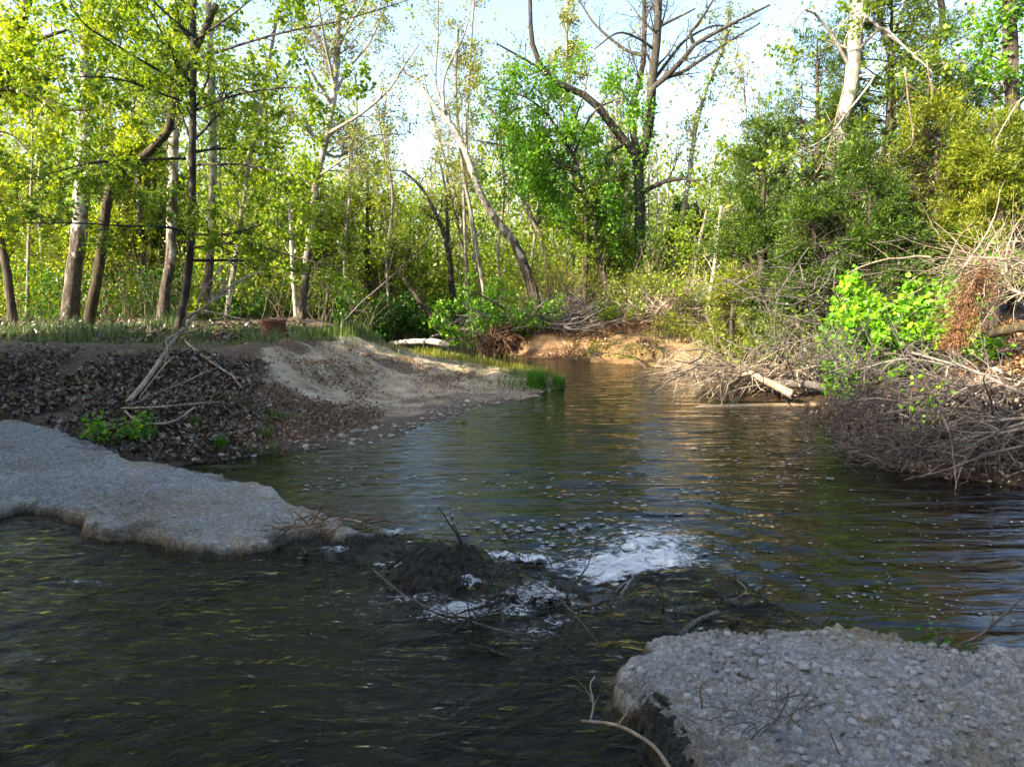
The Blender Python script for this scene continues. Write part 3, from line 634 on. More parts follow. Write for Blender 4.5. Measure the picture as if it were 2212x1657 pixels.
R_PIX = [(1300, 1450), (1350, 1418), (1450, 1392), (1560, 1375), (1650, 1370), (1700, 1358), (1800, 1352), (1900, 1360), (1990, 1376), (2060, 1392), (2110, 1408), (2140, 1398), (2212, 1396), (2500, 1400), (2900, 1430), (2900, 1750), (2330, 1640),
         (2170, 1640), (2130, 1680), (2080, 1760), (1600, 1760), (1545, 1680), (1535, 1610), (1490, 1560), (1450, 1525), (1370, 1505), (1320, 1485)]
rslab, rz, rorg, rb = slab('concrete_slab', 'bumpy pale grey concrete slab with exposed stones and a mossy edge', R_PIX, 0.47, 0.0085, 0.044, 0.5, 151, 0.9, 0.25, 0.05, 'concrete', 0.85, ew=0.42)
slab('mossy_sill', 'dark mossy broken sill between the long slab and the foam', [(560, 1172), (640, 1158), (720, 1146), (790, 1142), (860, 1152), (940, 1172), (1010, 1196), (1080, 1218), (1140, 1236), (1225, 1258), (1235, 1268), (1150, 1275), (1080, 1268), (1010, 1262), (960, 1275), (880, 1262), (800, 1225), (720, 1192), (620, 1186)],
     0.365, 0.012, 0.06, 0.35, 181, 0.3, 0.0, 0.075, 'moss_sill', 1.5, 'sill')
slab('mossy_sill', 'low dark mossy ledge between the white foam and near slab', [(1300, 1300), (1400, 1284), (1480, 1276), (1560, 1272), (1640, 1300), (1690, 1330), (1680, 1352), (1590, 1340), (1480, 1325), (1400, 1338), (1330, 1330)],
     0.345, 0.012, 0.06, 0.3, 191, 0.3, 0.0, 0.12, 'moss_sill', 1.4, 'sill')
slab('mossy_sill', 'dark mossy rubble along the stream edge of the near slab', [(1385, 1490), (1440, 1500), (1500, 1550), (1550, 1610), (1570, 1690), (1500, 1700), (1450, 1640), (1410, 1560)],
     0.41, 0.01, 0.05, 0.3, 195, 0.3, 0.0, 0.14, 'moss_sill', 1.5, 'sill')
def in_view(p, m=0.02):
    p = np.asarray(p); x = p[..., 0]; y = p[..., 1]; z = p[..., 2] - H
    dep = y * CT - z * ST; up = y * ST + z * CT
    return (np.abs(F * x / dep) < 1106 * (1 + m)) & (np.abs(F * up / dep) < 828 * (1 + m))
gk = NT('knob_stone'); _n = gk.noise(14, 5, 0.7, gk.obj()); _r = gk.n('ShaderNodeObjectInfo').outputs['Random']
M['knob'] = gk.done(gk.pbsdf(gk.mix(1.0, gk.ramp(_n, [(0.25, (0.18, 0.18, 0.172)), (0.5, (0.32, 0.318, 0.305)), (0.8, (0.46, 0.45, 0.42))]), gk.ramp(_r, [(0, 0.6), (0.6, 1.0), (1, 1.3)]), 'MULTIPLY'), 0.85, 0.3, gk.bump(_n, 0.6, 0.05)))
knobs = [rock_mesh('stone', M['knob'], 300 + i, 0.75) for i in range(8)]
n = 0
while n < 290:
    x, y = RNG.uniform(rb[0], rb[1]), RNG.uniform(rb[2], rb[3]); z, sd = rz(np.array([x]), np.array([y]))
    if sd[0] > -0.05 or not in_view((x, y, z[0])): continue
    o = put('stone', knobs[n % 8], rslab); s = RNG.uniform(0.014, 0.03)
    o.location = (x - rorg[0], y - rorg[1], z[0] + s * 0.1); o.scale = (s * RNG.uniform(0.8, 1.3), s, s * 0.9); o.rotation_euler = (RNG.uniform(-0.3, 0.3), RNG.uniform(-0.3, 0.3), RNG.uniform(0, 6.3)); n += 1

# ------------------------------------------------------------------ trees
def tube_part(name, pts, r0, r1, mat, parent, n=None, S=9, rough=0.04, flare=0.0, cap=False, org=(0, 0, 0)):
    n = n or max(6, 4 * len(pts)); P = spl(pts, n); t = np.linspace(0, 1, n)
    r = r0 + (r1 - r0) * t
    if flare: r = r * (1 + flare * np.exp(-t * n * 0.55))
    V, f = tubes(P[None], r[None], S, rough, cap)
    o = put(name, mesh(name, V - np.asarray(org), f, mat), parent)
    return o, P[None], r[None]
def pixpath(path, Y, dY=0.0):
    """path of (px, py) read at depth Y, drifting by dY towards its end"""
    n = len(path); return [at(px, py, Y + dY * (i / max(n - 1, 1)) ** 1.3) for i, (px, py) in enumerate(path)]
def extend(pts, top, k=3):
    p = np.array(pts[-1]); d = nrm(p - np.array(pts[-2])); d = nrm(d * 0.6 + np.array([0, 0, 0.7])); out = list(pts); rem = top - p[2]
    if rem <= 0: return out
    for i in range(1, k + 1):
        out.append(p + d * rem / max(d[2], 0.3) * i / k + RNG.normal(size=3) * 0.15)
    return out
def tree(name, label, cat, path, Y, w0, w1, bark, leaf=None, nl=0, ls=0.12, limbs=(), top=0, n1=0, L1=(1.5, 3.5), t0=0.4, n2=0, L2=(0.5, 1.4), n3=0, L3=(0.25, 0.7), up=0.3, ivy=None, dY=0.0,
         group=None, asp=0.75, upb=0.6, base=None, a1=(0.6, 1.2), leaft=0.2, jit=0.06, limb_leaf=True, flare=0.28, heart=False, ivy_n=0, ivy_rng=(0, 1), lk=1):
    pts = pixpath(path, Y, dY)
    g0 = ground_z(np.array([pts[0][0]]), np.array([pts[0][1]]))[0]
    if pts[0][2] > g0 + 0.02: pts = [np.array([pts[0][0] - (pts[1][0] - pts[0][0]) * 0.1, pts[0][1], g0 - 0.05])] + pts
    else: pts[0] = pts[0] - np.array([0, 0, 0.1])
    if top: pts = extend(pts, top)
    org = np.array([pts[0][0], pts[0][1], g0])
    r = empty(name, org, label, cat, group)
    pxm = Y / F
    _, PT, RT = tube_part('trunk', pts, w0 * pxm / 2, w1 * pxm / 2, bark, r, n=max(10, 5 * len(pts)), S=11, rough=0.05, flare=flare, org=org)
    lv = []
    for (lp, ly0, ly1, lw0, lw1) in limbs:
        q = [at(px + (RNG.normal() * 5 if i else 0), py + (RNG.normal() * 6 if i else 0), ly0 + (ly1 - ly0) * i / (len(lp) - 1)) for i, (px, py) in enumerate(lp)]
        _, PL, RL = tube_part('limb', q, lw0 * ly0 / F / 2, lw1 * ly1 / F / 2, bark, r, n=14, S=7, org=org)
        lv.append((PL, RL))
    mb = MB(); ends = []
    L = []
    if n1:
        Q, q = sprout(PT, RT, n1, t0, 1.0, a1[0], a1[1], L1[0], L1[1], 8, 0.13, up, 0.55); mb.add(*tubes(Q, q, 5)); L.append((Q, q))
    if lv:
        PL = np.concatenate([a for a, b in lv]); RL = np.concatenate([b for a, b in lv])
        k = max(2 * len(lv), n1 // 2) * lk
        Q, q = sprout(PL, RL, k * 2, 0.15, 1.0, 0.4, 1.1, L1[0] * 0.45, L1[1] * 0.6, 8, 0.14, up * 0.5, 0.6); mb.add(*tubes(Q, q, 4)); L.append((Q, q))
    for n, LL, K in ((n2, L2, 6), (n3, L3, 4)):
        if n and L:
            A = L[-1] if len(L) == 1 else None
            cur = []
            tot = sum(len(a) for a, b in L)
            for (a, b) in L:
                Q, q = sprout(a, b, max(1, int(n * len(a) / tot)), 0.15, 1.0, 0.4, 1.15, LL[0], LL[1], K, 0.16, up * 0.6, 0.6); mb.add(*tubes(Q, q, 3)); cur.append((Q, q))
            ends = cur; L = cur
    ends = ends or L
    if mb.n: put('twigs', mb.mesh('twigs', bark, True, org), r, kind='stuff')
    if nl and leaf and ends:
        tot = sum(len(a) for a, b in ends); vb = MB()
        for (a, b) in ends:
            p, tn = along(a, max(1, int(nl * len(a) / tot)), leaft, jit)
            vb.add(*leaves(p, ls, asp, 0.25, upb, tn, 0.35, 0.35, heart))
        put('crown', vb.mesh('crown', leaf, False, org), r, kind='stuff')
    if ivy_n:
        t = RNG.uniform(ivy_rng[0], ivy_rng[1], ivy_n) ** 1.0 * (PT.shape[1] - 1); k = np.minimum(t.astype(int), PT.shape[1] - 2); f = (t - k)[:, None]
        c = PT[0][k] * (1 - f) + PT[0][k + 1] * f; a = RNG.uniform(0, 2 * np.pi, ivy_n); nn = np.stack([np.cos(a), np.sin(a), 0.2 + 0 * a], 1)
        rad = RT[0][k] * (1 + np.abs(RNG.normal(size=ivy_n)) * 0.7)
        V, ff = leaves(c + nn * rad[:, None], 0.13, 0.9, 0.2, 0.2, heart=False, nbias=nn)
        put('ivy', mesh('ivy', V - org, ff, M['leaf_bright'], False), r, kind='stuff')
    return r
SYC = sycamore_mat('sycamore_bark', 1.5, 9.5); SYC2 = sycamore_mat('sycamore_bark_high', 2.0, 8.0); SYC3 = sycamore_mat('sycamore_bark_white', 1.2, 8.5)
y_ = M['leaf_yellow']; m_ = M['leaf_mid']
# left bank
tree('sycamore_tree', 'thick sycamore with ivy on its trunk, brown below and white above, far left', 'tree', [(148, 700), (158, 600), (172, 490), (183, 300), (186, 140), (188, 0)], 24, 33, 22, SYC, m_, 5200, 0.15, top=17, n1=26, L1=(1.5, 4), t0=0.45, n2=150, n3=600, up=0.4, ivy_n=900, ivy_rng=(0.25, 0.62),
     limbs=[([(186, 110), (205, 70), (240, 40), (275, 25)], 24, 23, 9, 4)])
tree('crooked_tree', 'dark crooked tree on the left bank bending sharply right with moss', 'tree', [(190, 704), (200, 650), (214, 578), (231, 445), (249, 385), (283, 356), (311, 338), (343, 307), (365, 276), (374, 222), (392, 174), (427, 98), (449, 53), (467, 9)], 22.5, 23, 12, M['bark_moss'], y_, 2600, 0.13, n1=14, L1=(0.8, 2), t0=0.45, n2=60, n3=260, up=0.5)
tree('sycamore_tree', 'straight mottled white sycamore just left of the slim dark foreground tree', 'tree', [(350, 698), (358, 620), (369, 556), (371, 445), (374, 356), (376, 267), (378, 0)], 24.5, 22, 14, SYC, m_, 4200, 0.14, top=16, n1=24, L1=(1.2, 3), t0=0.35, n2=130, n3=480, up=0.4)
T4L = [[(409, 518), (378, 498), (245, 490), (169, 476), (9, 485)], [(402, 343), (311, 345), (187, 349), (89, 378), (22, 396)], [(414, 227), (365, 214), (240, 174), (58, 169)], [(409, 294), (378, 231), (369, 169), (378, 120)],
       [(405, 191), (285, 125), (191, 45), (130, -20)], [(411, 178), (369, 111), (329, 40), (300, -30)], [(420, 129), (534, 89), (623, 69), (737, 45), (900, -10)], [(420, 329), (490, 318), (556, 329), (623, 378)],
       [(420, 356), (534, 356), (640, 378), (700, 400)], [(420, 303), (463, 249), (503, 196), (578, 187)], [(416, 507), (490, 507), (556, 494), (645, 449)], [(416, 536), (534, 536), (623, 552), (737, 574)], [(414, 563), (556, 567), (667, 592)], [(418, 240), (520, 215), (640, 190), (760, 240)], [(418, 80), (350, 20), (290, -40)], [(418, 90), (500, 30), (590, -30)]]
T4D = [-4, -3, -3.5, 1.5, -4, -2, -4, 2, -3, 3, -2, -3, 2, -3, -3, -2]
tree('young_tree', 'slim dark young tree with long level leafy branches on left bank', 'tree', [(384, 712), (392, 680), (405, 600), (414, 490), (416, 312), (418, 134), (419, 0)], 19, 17, 10, M['bark_dark'], m_, 20000, 0.09, top=12, n1=16, L1=(1.2, 2.8), t0=0.4, n2=460, L2=(0.5, 1.5), n3=2200, L3=(0.2, 0.5), up=0.25,
     limbs=[(p, 19, 19 + d, 6, 1.5) for p, d in zip(T4L, T4D)], heart=True, asp=0.95, lk=3)
tree('sycamore_tree', 'pale mottled tree with hanging vines right of the slim dark tree', 'tree', [(437, 700), (445, 640), (454, 556), (460, 400), (458, 222), (454, 89), (450, 0)], 26, 18, 11, SYC2, m_, 3600, 0.13, top=15, n1=22, L1=(1, 2.6), t0=0.35, n2=110, n3=420, ivy_n=200, ivy_rng=(0.3, 0.6))
tree('slender_tree', 'thin grey tree leaning right, left of the brown tub', 'tree', [(487, 695), (512, 534), (534, 378), (556, 267), (578, 156), (600, 20)], 26, 12, 6, M['bark_grey'], y_, 2600, 0.12, n1=16, L1=(0.8, 1.8), t0=0.3, n2=80, n3=300)
tree('sycamore_tree', 'white forked sycamore right of the tub with a wide spreading crown', 'tree', [(648, 712), (655, 640), (670, 512), (686, 378), (700, 320), (719, 222), (726, 130), (732, 20)], 24, 19, 8, SYC3, M['leaf_pale'], 15000, 0.085, top=15, n1=30, L1=(1.2, 3), t0=0.42, n2=380, n3=1700, L3=(0.25, 0.8), up=0.3,
     limbs=[([(704, 292), (772, 240), (839, 191), (870, 140), (893, 105)], 24, 22.5, 8, 2.5), ([(700, 330), (732, 334), (804, 298), (875, 289)], 24, 26, 7, 2), ([(716, 230), (700, 200), (679, 169), (660, 120)], 24, 23, 9, 4), ([(690, 380), (740, 350), (770, 330)], 24, 23, 6, 2),
            ([(719, 222), (745, 160), (790, 90), (830, 20)], 24, 25.5, 7, 3), ([(722, 180), (700, 90), (690, 0)], 24, 22, 7, 3), ([(728, 110), (760, 40), (800, -30)], 24, 23, 6, 2)])
tree('dead_snag', 'thin pale dead trunk beside the forked white sycamore', 'tree', [(640, 690), (632, 578), (627, 480), (622, 387)], 26, 9, 6, M['bark_pale'], None, n1=8, L1=(0.3, 1.0), t0=0.3, flare=0.2)
tree('leaning_tree', 'dark leaning trunk cut by the left edge of the picture', 'tree', [(30, 706), (22, 640), (12, 570), (-8, 480), (-30, 400)], 24, 18, 12, M['bark_brown'], y_, 1500, 0.13, n1=10, L1=(0.8, 2), t0=0.4, n2=40, n3=160)
tree('overhanging_tree', 'tree standing beyond the left edge whose grey limbs reach into view', 'tree', [(-190, 730), (-150, 560), (-90, 360), (-30, 250), (12, 150), (46, 55), (70, -40)], 19, 30, 16, M['bark_moss'], y_, 6500, 0.13, n1=16, L1=(1, 2.6), t0=0.4, n2=150, n3=600,
     limbs=[([(-120, 240), (0, 203), (67, 209), (125, 231), (187, 231)], 18.5, 17.5, 12, 6), ([(-90, 260), (0, 151), (27, 125), (67, 89), (140, 60)], 19, 18, 14, 6)])
tree('slender_tree', 'slim brown sapling between the sycamore and the snag', 'tree', [(566, 700), (560, 600), (556, 480), (570, 380)], 29, 9, 5, M['bark_brown'], y_, 2600, 0.13, top=11, n1=14, L1=(0.8, 2), t0=0.3, n2=70, n3=300)
tree('slender_tree', 'slim dark stem among the cedars behind the mossy crooked tree', 'tree', [(312, 690), (310, 560), (300, 430), (296, 300)], 29, 12, 8, M['bark_dark'], y_, 2000, 0.13, top=12, n1=12, L1=(0.8, 2), t0=0.5, n2=60, n3=240)
tree('slender_tree', 'thin stem in the shaded undergrowth left of the ivy clad sycamore', 'tree', [(88, 690), (92, 560), (84, 430), (92, 300), (86, 160)], 30, 11, 7, M['bark_grey'], y_, 3400, 0.14, top=12, n1=18, L1=(0.8, 2.4), t0=0.35, n2=80, n3=340)
for lab, path, Y, w, lf in [('thin straight sapling at the left edge beside the leaning trunk', [(58, 690), (62, 520), (70, 330), (66, 150)], 27, 7, y_), ('slim pale stem between the ivy sycamore and crooked tree tops', [(226, 690), (222, 520), (218, 340), (226, 150)], 29, 7, y_),
                            ('thin grey sapling just right of the slim dark tree', [(476, 695), (480, 560), (474, 380), (482, 180)], 28, 6, m_), ('hair thin sapling left of the pale dead snag', [(592, 690), (600, 520), (594, 360), (606, 200)], 29, 6, y_),
                            ('slender dark stem right of the forked white sycamore', [(752, 695), (744, 560), (756, 420), (762, 300)], 30, 7, m_), ('slim grey stem rising through the golden cedar left of the bend', [(842, 690), (836, 560), (848, 440), (838, 340)], 33, 7, y_),
                            ('thin stem left of the leaning pale trunk base', [(1082, 650), (1076, 540), (1090, 420), (1084, 330)], 30, 7, M['leaf_pale']), ('thin pale stem left of the dark oak trunk', [(1345, 650), (1338, 540), (1346, 420), (1340, 300)], 32, 7, M['leaf_pale']),
                            ('slender stem in the sky gap right of the oak', [(1610, 600), (1600, 440), (1612, 300), (1606, 180)], 26, 7, M['leaf_pale'])]:
    tree('sapling', lab, 'tree', path, Y, w, w * 0.5, M['bark_grey'] if w == 7 else M['bark_brown'], lf, 2200, 0.11, top=11, n1=18, L1=(0.7, 1.9), t0=0.3, n2=90, n3=360)
# centre
tree('backlit_tree', 'dark crooked bare tree standing behind the far bend of the creek', 'tree', [(985, 690), (978, 640), (964, 520), (930, 440), (905, 400), (870, 370)], 38, 15, 5, M['bark_dark'], M['leaf_pale'], 2600, 0.12, n1=16, L1=(1, 3), t0=0.35, n2=120, n3=380, limbs=[([(968, 540), (966, 440), (955, 380), (940, 330)], 38, 39, 9, 3)])
tree('leaning_tree', 'long pale trunk leaning left over the green thicket in the centre', 'tree', [(1155, 640), (1115, 533), (1071, 475), (1035, 413), (1004, 324), (973, 266), (946, 239), (897, 168)], 28, 25, 6, SYC2, M['leaf_pale'], 3000, 0.075, n1=12, L1=(0.8, 2.2), t0=0.5, n2=160, n3=520, flare=0.3, up=0.5,
     limbs=[([(973, 266), (955, 225), (941, 178), (938, 90), (941, -10)], 28, 28.5, 8, 3), ([(960, 245), (950, 190), (975, 140), (1004, 80), (1020, 0)], 28, 27, 7, 2), ([(1010, 340), (1000, 285), (1010, 240)], 28, 27, 5, 2), ([(897, 168), (880, 150), (870, 120)], 28, 28, 4, 2)])
tree('slender_tree', 'thin upright stem beside the leaning pale trunk', 'tree', [(1046, 645), (1040, 600), (1017, 457), (1000, 368), (985, 200), (990, 60)], 29, 9, 5, M['bark_grey'], M['leaf_pale'], 2600, 0.1, n1=14, L1=(0.8, 1.8), t0=0.4, n2=80, n3=300)
tree('forked_tree', 'grey forked trees rising behind the leaning pale trunk', 'tree', [(1180, 610), (1177, 537), (1124, 413), (1102, 302), (1053, 230)], 32, 16, 6, M['bark_grey'], M['leaf_bright'], 4200, 0.13, n1=12, L1=(0.9, 2.4), t0=0.4, n2=120, n3=420,
     limbs=[([(1170, 520), (1164, 457), (1186, 346), (1190, 260)], 32, 33, 11, 4), ([(1130, 425), (1165, 340), (1160, 270)], 32, 31, 8, 3)])
tree('forked_tree', 'pale tree forking in two between the thicket and the dark oak', 'tree', [(1236, 610), (1231, 493), (1222, 400), (1205, 330)], 31, 14, 6, M['bark_grey'], M['leaf_bright'], 5200, 0.13, n1=14, L1=(0.9, 2.4), t0=0.3, n2=140, n3=480, limbs=[([(1228, 450), (1255, 360), (1262, 280)], 31, 32, 10, 4)])
tree('broadleaf_tree', 'vivid green leafy tree spreading in front of the dark oak limbs', 'tree', [(1262, 640), (1268, 540), (1262, 420), (1235, 330), (1200, 270)], 27, 12, 5, M['bark_brown'], M['leaf_bright'], 14000, 0.115, n1=16, L1=(1.2, 3.0), t0=0.35, n2=280, n3=1300, L2=(0.6, 2.0), L3=(0.3, 0.8), up=0.05, jit=0.12,
     limbs=[([(1240, 340), (1180, 250), (1120, 200), (1060, 195)], 27, 26, 7, 2), ([(1250, 370), (1150, 330), (1080, 310), (1015, 300)], 27, 26.5, 7, 2), ([(1262, 420), (1200, 380), (1120, 370), (1070, 390)], 27, 28, 6, 2), ([(1240, 330), (1290, 250), (1340, 225), (1380, 250)], 27, 26, 6, 2), ([(1225, 300), (1210, 240), (1170, 205)], 27, 28, 6, 2), ([(1225, 305), (1270, 200), (1275, 150)], 27, 27, 5, 2)], heart=True, asp=0.8)
tree('oak_tree', 'large dark bare limbed oak with ivy standing right of centre', 'tree', [(1384, 668), (1383, 600), (1382, 445), (1380, 350), (1390, 325), (1402, 267), (1409, 178), (1420, 67), (1424, -60)], 28, 25, 12, M['bark_dark'], M['leaf_pale'], 2200, 0.08, top=18, n1=20, L1=(1.5, 3.5), t0=0.55, n2=420, L2=(0.5, 1.6), n3=1500, L3=(0.3, 0.9), up=0.35, ivy_n=1100, ivy_rng=(0.05, 0.5),
     limbs=[([(1380, 360), (1371, 343), (1331, 285), (1269, 227), (1224, 191), (1182, 165), (1151, 102), (1142, 0), (1140, -80)], 28, 26.5, 20, 6), ([(1190, 170), (1168, 147), (1124, 125), (1071, 93)], 26.8, 26, 7, 3), ([(1378, 340), (1371, 245), (1380, 156), (1394, 80), (1400, -40)], 28, 29, 16, 8),
            ([(1400, 275), (1416, 205), (1438, 169), (1482, 129), (1500, 98), (1571, 58), (1660, 10)], 28, 27, 15, 4), ([(1438, 169), (1470, 160), (1510, 140), (1590, 80), (1640, 50)], 27.8, 28.5, 9, 3), ([(1500, 98), (1492, 70), (1510, 40), (1560, -20)], 27.4, 27, 8, 3),
            ([(1391, 414), (1429, 387), (1469, 385), (1491, 394), (1520, 383)], 28, 26.5, 11, 6), ([(1380, 350), (1350, 320), (1325, 330), (1316, 346)], 28, 27, 9, 4), ([(1392, 120), (1350, 100), (1290, 60), (1250, 0)], 29, 30, 8, 3), ([(1409, 178), (1450, 120), (1480, 80), (1540, 55), (1600, 70)], 28, 29.5, 8, 3), ([(1415, 110), (1380, 85), (1340, 75), (1280, 95)], 28, 27, 6, 2.5), ([(1420, 60), (1460, 30), (1500, 10)], 28, 27.5, 7, 3)])
tree('slender_tree', 'ivy covered slim tree curving right beyond the dark oak', 'tree', [(1440, 650), (1447, 623), (1464, 512), (1482, 423), (1491, 356), (1505, 267), (1527, 187), (1562, 102), (1575, 20)], 29, 12, 6, M['bark_grey'], M['leaf_pale'], 1800, 0.1, n1=14, L1=(0.6, 1.8), t0=0.4, n2=80, n3=240, ivy_n=420, ivy_rng=(0.35, 0.95))
tree('slender_tree', 'thin leaning stem in the sunlit thicket below the cedars', 'tree', [(1492, 655), (1509, 534), (1531, 436), (1545, 330)], 26, 8, 4, M['bark_grey'], m_, 1600, 0.12, n1=10, L1=(0.6, 1.4), t0=0.3, n2=50, n3=200)
tree('slender_tree', 'pale dead stem with short twigs at the edge of the cedars', 'tree', [(1530, 650), (1540, 600), (1558, 445)], 24, 9, 5, M['bark_pale'], None, n1=22, L1=(0.4, 1.1), t0=0.15, n2=50, flare=0.2)
tree('slender_tree', 'short pale trunk leaning left below the brown vine curtain', 'tree', [(1314, 660), (1305, 600), (1287, 512), (1280, 440)], 27, 14, 9, M['bark_brown'], m_, 1500, 0.12, n1=10, L1=(0.6, 1.6), t0=0.4, n2=60, n3=200)
tree('slender_tree', 'tall thin pale tree in the gap of sky left of centre', 'tree', [(1010, 640), (1002, 420), (1010, 250), (1016, 120), (1024, 0)], 34, 8, 4, M['bark_grey'], M['leaf_pale'], 4200, 0.11, n1=24, L1=(0.8, 2), t0=0.4, n2=120, n3=420)
tree('slender_tree', 'tall thin tree behind the left limb of the oak', 'tree', [(1290, 600), (1275, 400), (1230, 180), (1225, 0)], 36, 9, 4, M['bark_grey'], M['leaf_pale'], 6500, 0.12, top=17, n1=26, L1=(0.9, 2.6), t0=0.4, n2=160, n3=600)
# right hill
tree('sycamore_tree', 'pale patchy sycamore trunk rising out of the cedars at right', 'tree', [(1772, 620), (1795, 391), (1809, 311), (1828, 230), (1840, 178), (1850, 60), (1856, -40)], 19, 34, 24, SYC3, m_, 2600, 0.12, top=13, n1=12, L1=(1.2, 2.6), t0=0.6, n2=130, n3=520, up=0.2,
     limbs=[([(1838, 150), (1790, 60), (1740, 20), (1690, 110), (1668, 190)], 19, 17.5, 7, 2), ([(1845, 120), (1900, 60), (1950, 90), (1985, 130)], 19, 17.5, 7, 2), ([(1842, 170), (1890, 160), (1830, 240), (1780, 300), (1720, 330)], 19, 17, 6, 2), ([(1850, 20), (1960, 100), (2010, 160)], 19, 17, 6, 2)])
tree('tall_tree', 'straight brown trunk at the right edge of the picture', 'tree', [(2196, 640), (2192, 420), (2187, 222), (2180, 0)], 17, 30, 24, M['bark_brown'], M['leaf_bright'], 2600, 0.12, top=12, n1=12, L1=(1, 2.4), t0=0.45, n2=80, n3=360, ivy_n=260, ivy_rng=(0.3, 0.75))
tree('crooked_tree', 'dark twisting trunk against the sky at upper right', 'tree', [(2120, 420), (2080, 258), (2058, 187), (2022, 125), (2036, 36), (2020, -50)], 20, 17, 12, M['bark_brown'], y_, 2600, 0.11, n1=14, L1=(0.8, 2), t0=0.3, n2=90, n3=360,
     limbs=[([(2064, 200), (2110, 170), (2150, 200), (2190, 250)], 20, 21, 9, 3), ([(2050, 180), (2000, 180), (1960, 150)], 20, 19, 6, 2), ([(2030, 60), (1990, 90), (1950, 150), (1930, 170)], 20, 19, 5, 2)])
tree('crooked_tree', 'dark forked trunk rising behind the top of the tallest cedar', 'tree', [(1930, 420), (1925, 140), (1905, 60), (1895, -20)], 22, 15, 10, M['bark_dark'], y_, 1800, 0.11, n1=10, L1=(0.8, 2), t0=0.5, n2=60, n3=240, limbs=[([(1920, 110), (1950, 40), (1975, -30)], 22, 22, 9, 5)])
# cedars
def cedar(label, px, ptop, pbot, Y, rpx, leaf, n=16000, dead=0.15, size=0.105, pw=0.75, name='cedar_tree', low=0.0):
    if Y < 25: n = int(n * 1.7)
    else: size *= 0.8; n = int(n * 1.3)
    b = at(px, pbot, Y); tp = at(px + RNG.uniform(-12, 12), ptop, Y)
    g0 = ground_z(np.array([b[0]]), np.array([b[1]]))[0]
    b[2] = g0 - 0.05; org = np.array([b[0], b[1], g0])
    r = empty(name, org, label, 'tree')
    h = tp[2] - b[2]; R0 = rpx * Y / F
    _, P, Rr = tube_part('trunk', [b, (b + tp) / 2 + RNG.normal(size=3) * 0.08, tp], 0.018 * h + 0.05, 0.02, M['bark_brown'], r, n=14, S=8, flare=0.3, org=org)
    nb = 130; t = RNG.uniform(0.05 + low, 0.99, nb) ** 0.85; st = b + (tp - b) * t[:, None]
    az = RNG.uniform(0, 2 * np.pi, nb); d = np.stack([np.cos(az), np.sin(az), RNG.uniform(-0.1, 0.55, nb)], 1)
    ln = R0 * (1 - t) ** pw * RNG.uniform(0.55, 1.2, nb) + 0.25
    Q = grow(st, d, ln, 8, 0.1, 0.25); q = (0.012 * ln + 0.006)[:, None] * np.linspace(1, 0.2, 8)[None]
    mb = MB(); mb.add(*tubes(Q, q, 4))
    Q2, q2 = sprout(Q, q, 1100, 0.25, 1, 0.35, 1.0, 0.25 * R0 + 0.1, 0.5 * R0 + 0.15, 5, 0.15, 0.1, 0.5, 0.3); mb.add(*tubes(Q2, q2, 3))
    put('branches', mb.mesh('branches', M['bark_brown'], True, org), r, kind='stuff')
    keep = vn3(Q2[:, -1] * 1.3, 5) > -0.45; Q3 = Q2[keep] if keep.sum() > 50 else Q2
    p, tn = along(Q3, n // 5, 0.1, 0.05)
    p = np.repeat(p, 5, 0) + RNG.normal(size=(len(p) * 5, 3)) * 0.035; tn = np.repeat(tn, 5, 0)
    ax = nrm(tn + RNG.normal(size=tn.shape) * 0.45)
    V, f = leaves(p, size, 0.24, 0.1, 0.3, ax, 0.75, -0.1)
    put('crown', mesh('crown', V - org, f, leaf, False), r, kind='stuff')
    return r
cg = M['cedar']; cgold = M['cedar_gold']
cedar('broad olive cedar left of the pale sycamore at right', 1650, 255, 690, 18.5, 150, cg, 24000, low=0.1)
cedar('tallest cedar, behind the pale sycamore trunk at right', 1925, -40, 660, 19.5, 250, cg, 40000, pw=0.55)
cedar('tall shaggy cedar just left of the pale sycamore trunk', 1765, 90, 660, 20.5, 180, cg, 28000, pw=0.6)
cedar('dark cedar behind the twisting trunk at upper right', 2070, 150, 640, 21, 170, cg, 22000)
cedar('golden green cedar in front of the twisting trunk at right', 2010, 235, 660, 16.8, 170, cgold, 22000, low=0.15)
cedar('cedar at the right edge beside the straight brown trunk', 2150, 265, 620, 15.5, 150, cgold, 20000, low=0.1)
cedar('dark cedar filling the hillside above the lime green bush', 1880, 330, 690, 16.2, 170, cg, 22000)
cedar('low dense cedar leaning over the dead brush by the far bank', 1590, 590, 740, 17.5, 75, cgold, 7000)
cedar('cedar with dead lower twigs between oak and right thicket', 1755, 420, 720, 16.5, 110, cg, 15000)
cedar('narrow dark cedar just left of the dark oak', 1325, 325, 640, 31, 62, cg, 9000, size=0.22)
cedar('dark cedar seen through the gap right of the oak trunk', 1480, 440, 650, 30, 80, cg, 9000, size=0.22)
cedar('golden cedar behind the mossy crooked tree at left', 262, 210, 690, 30, 135, cgold, 15000, size=0.24)
cedar('dark cedar behind the slim foreground tree at left', 330, 300, 690, 31, 130, cg, 15000, size=0.24)
cedar('golden cedar at the left edge behind the leaning trunk', 60, 180, 690, 32, 150, cgold, 14000, size=0.25)
cedar('sunlit golden cedar right of the forked white sycamore', 800, 350, 690, 36, 135, cgold, 15000, size=0.26)
cedar('golden cedar partly hidden behind the forked white sycamore', 690, 400, 690, 34, 120, cgold, 13000, size=0.25)
cedar('distant green cedar left of the centre gap above the dark bend', 880, 440, 690, 42, 110, M['leaf_mid'], 9000, size=0.28)

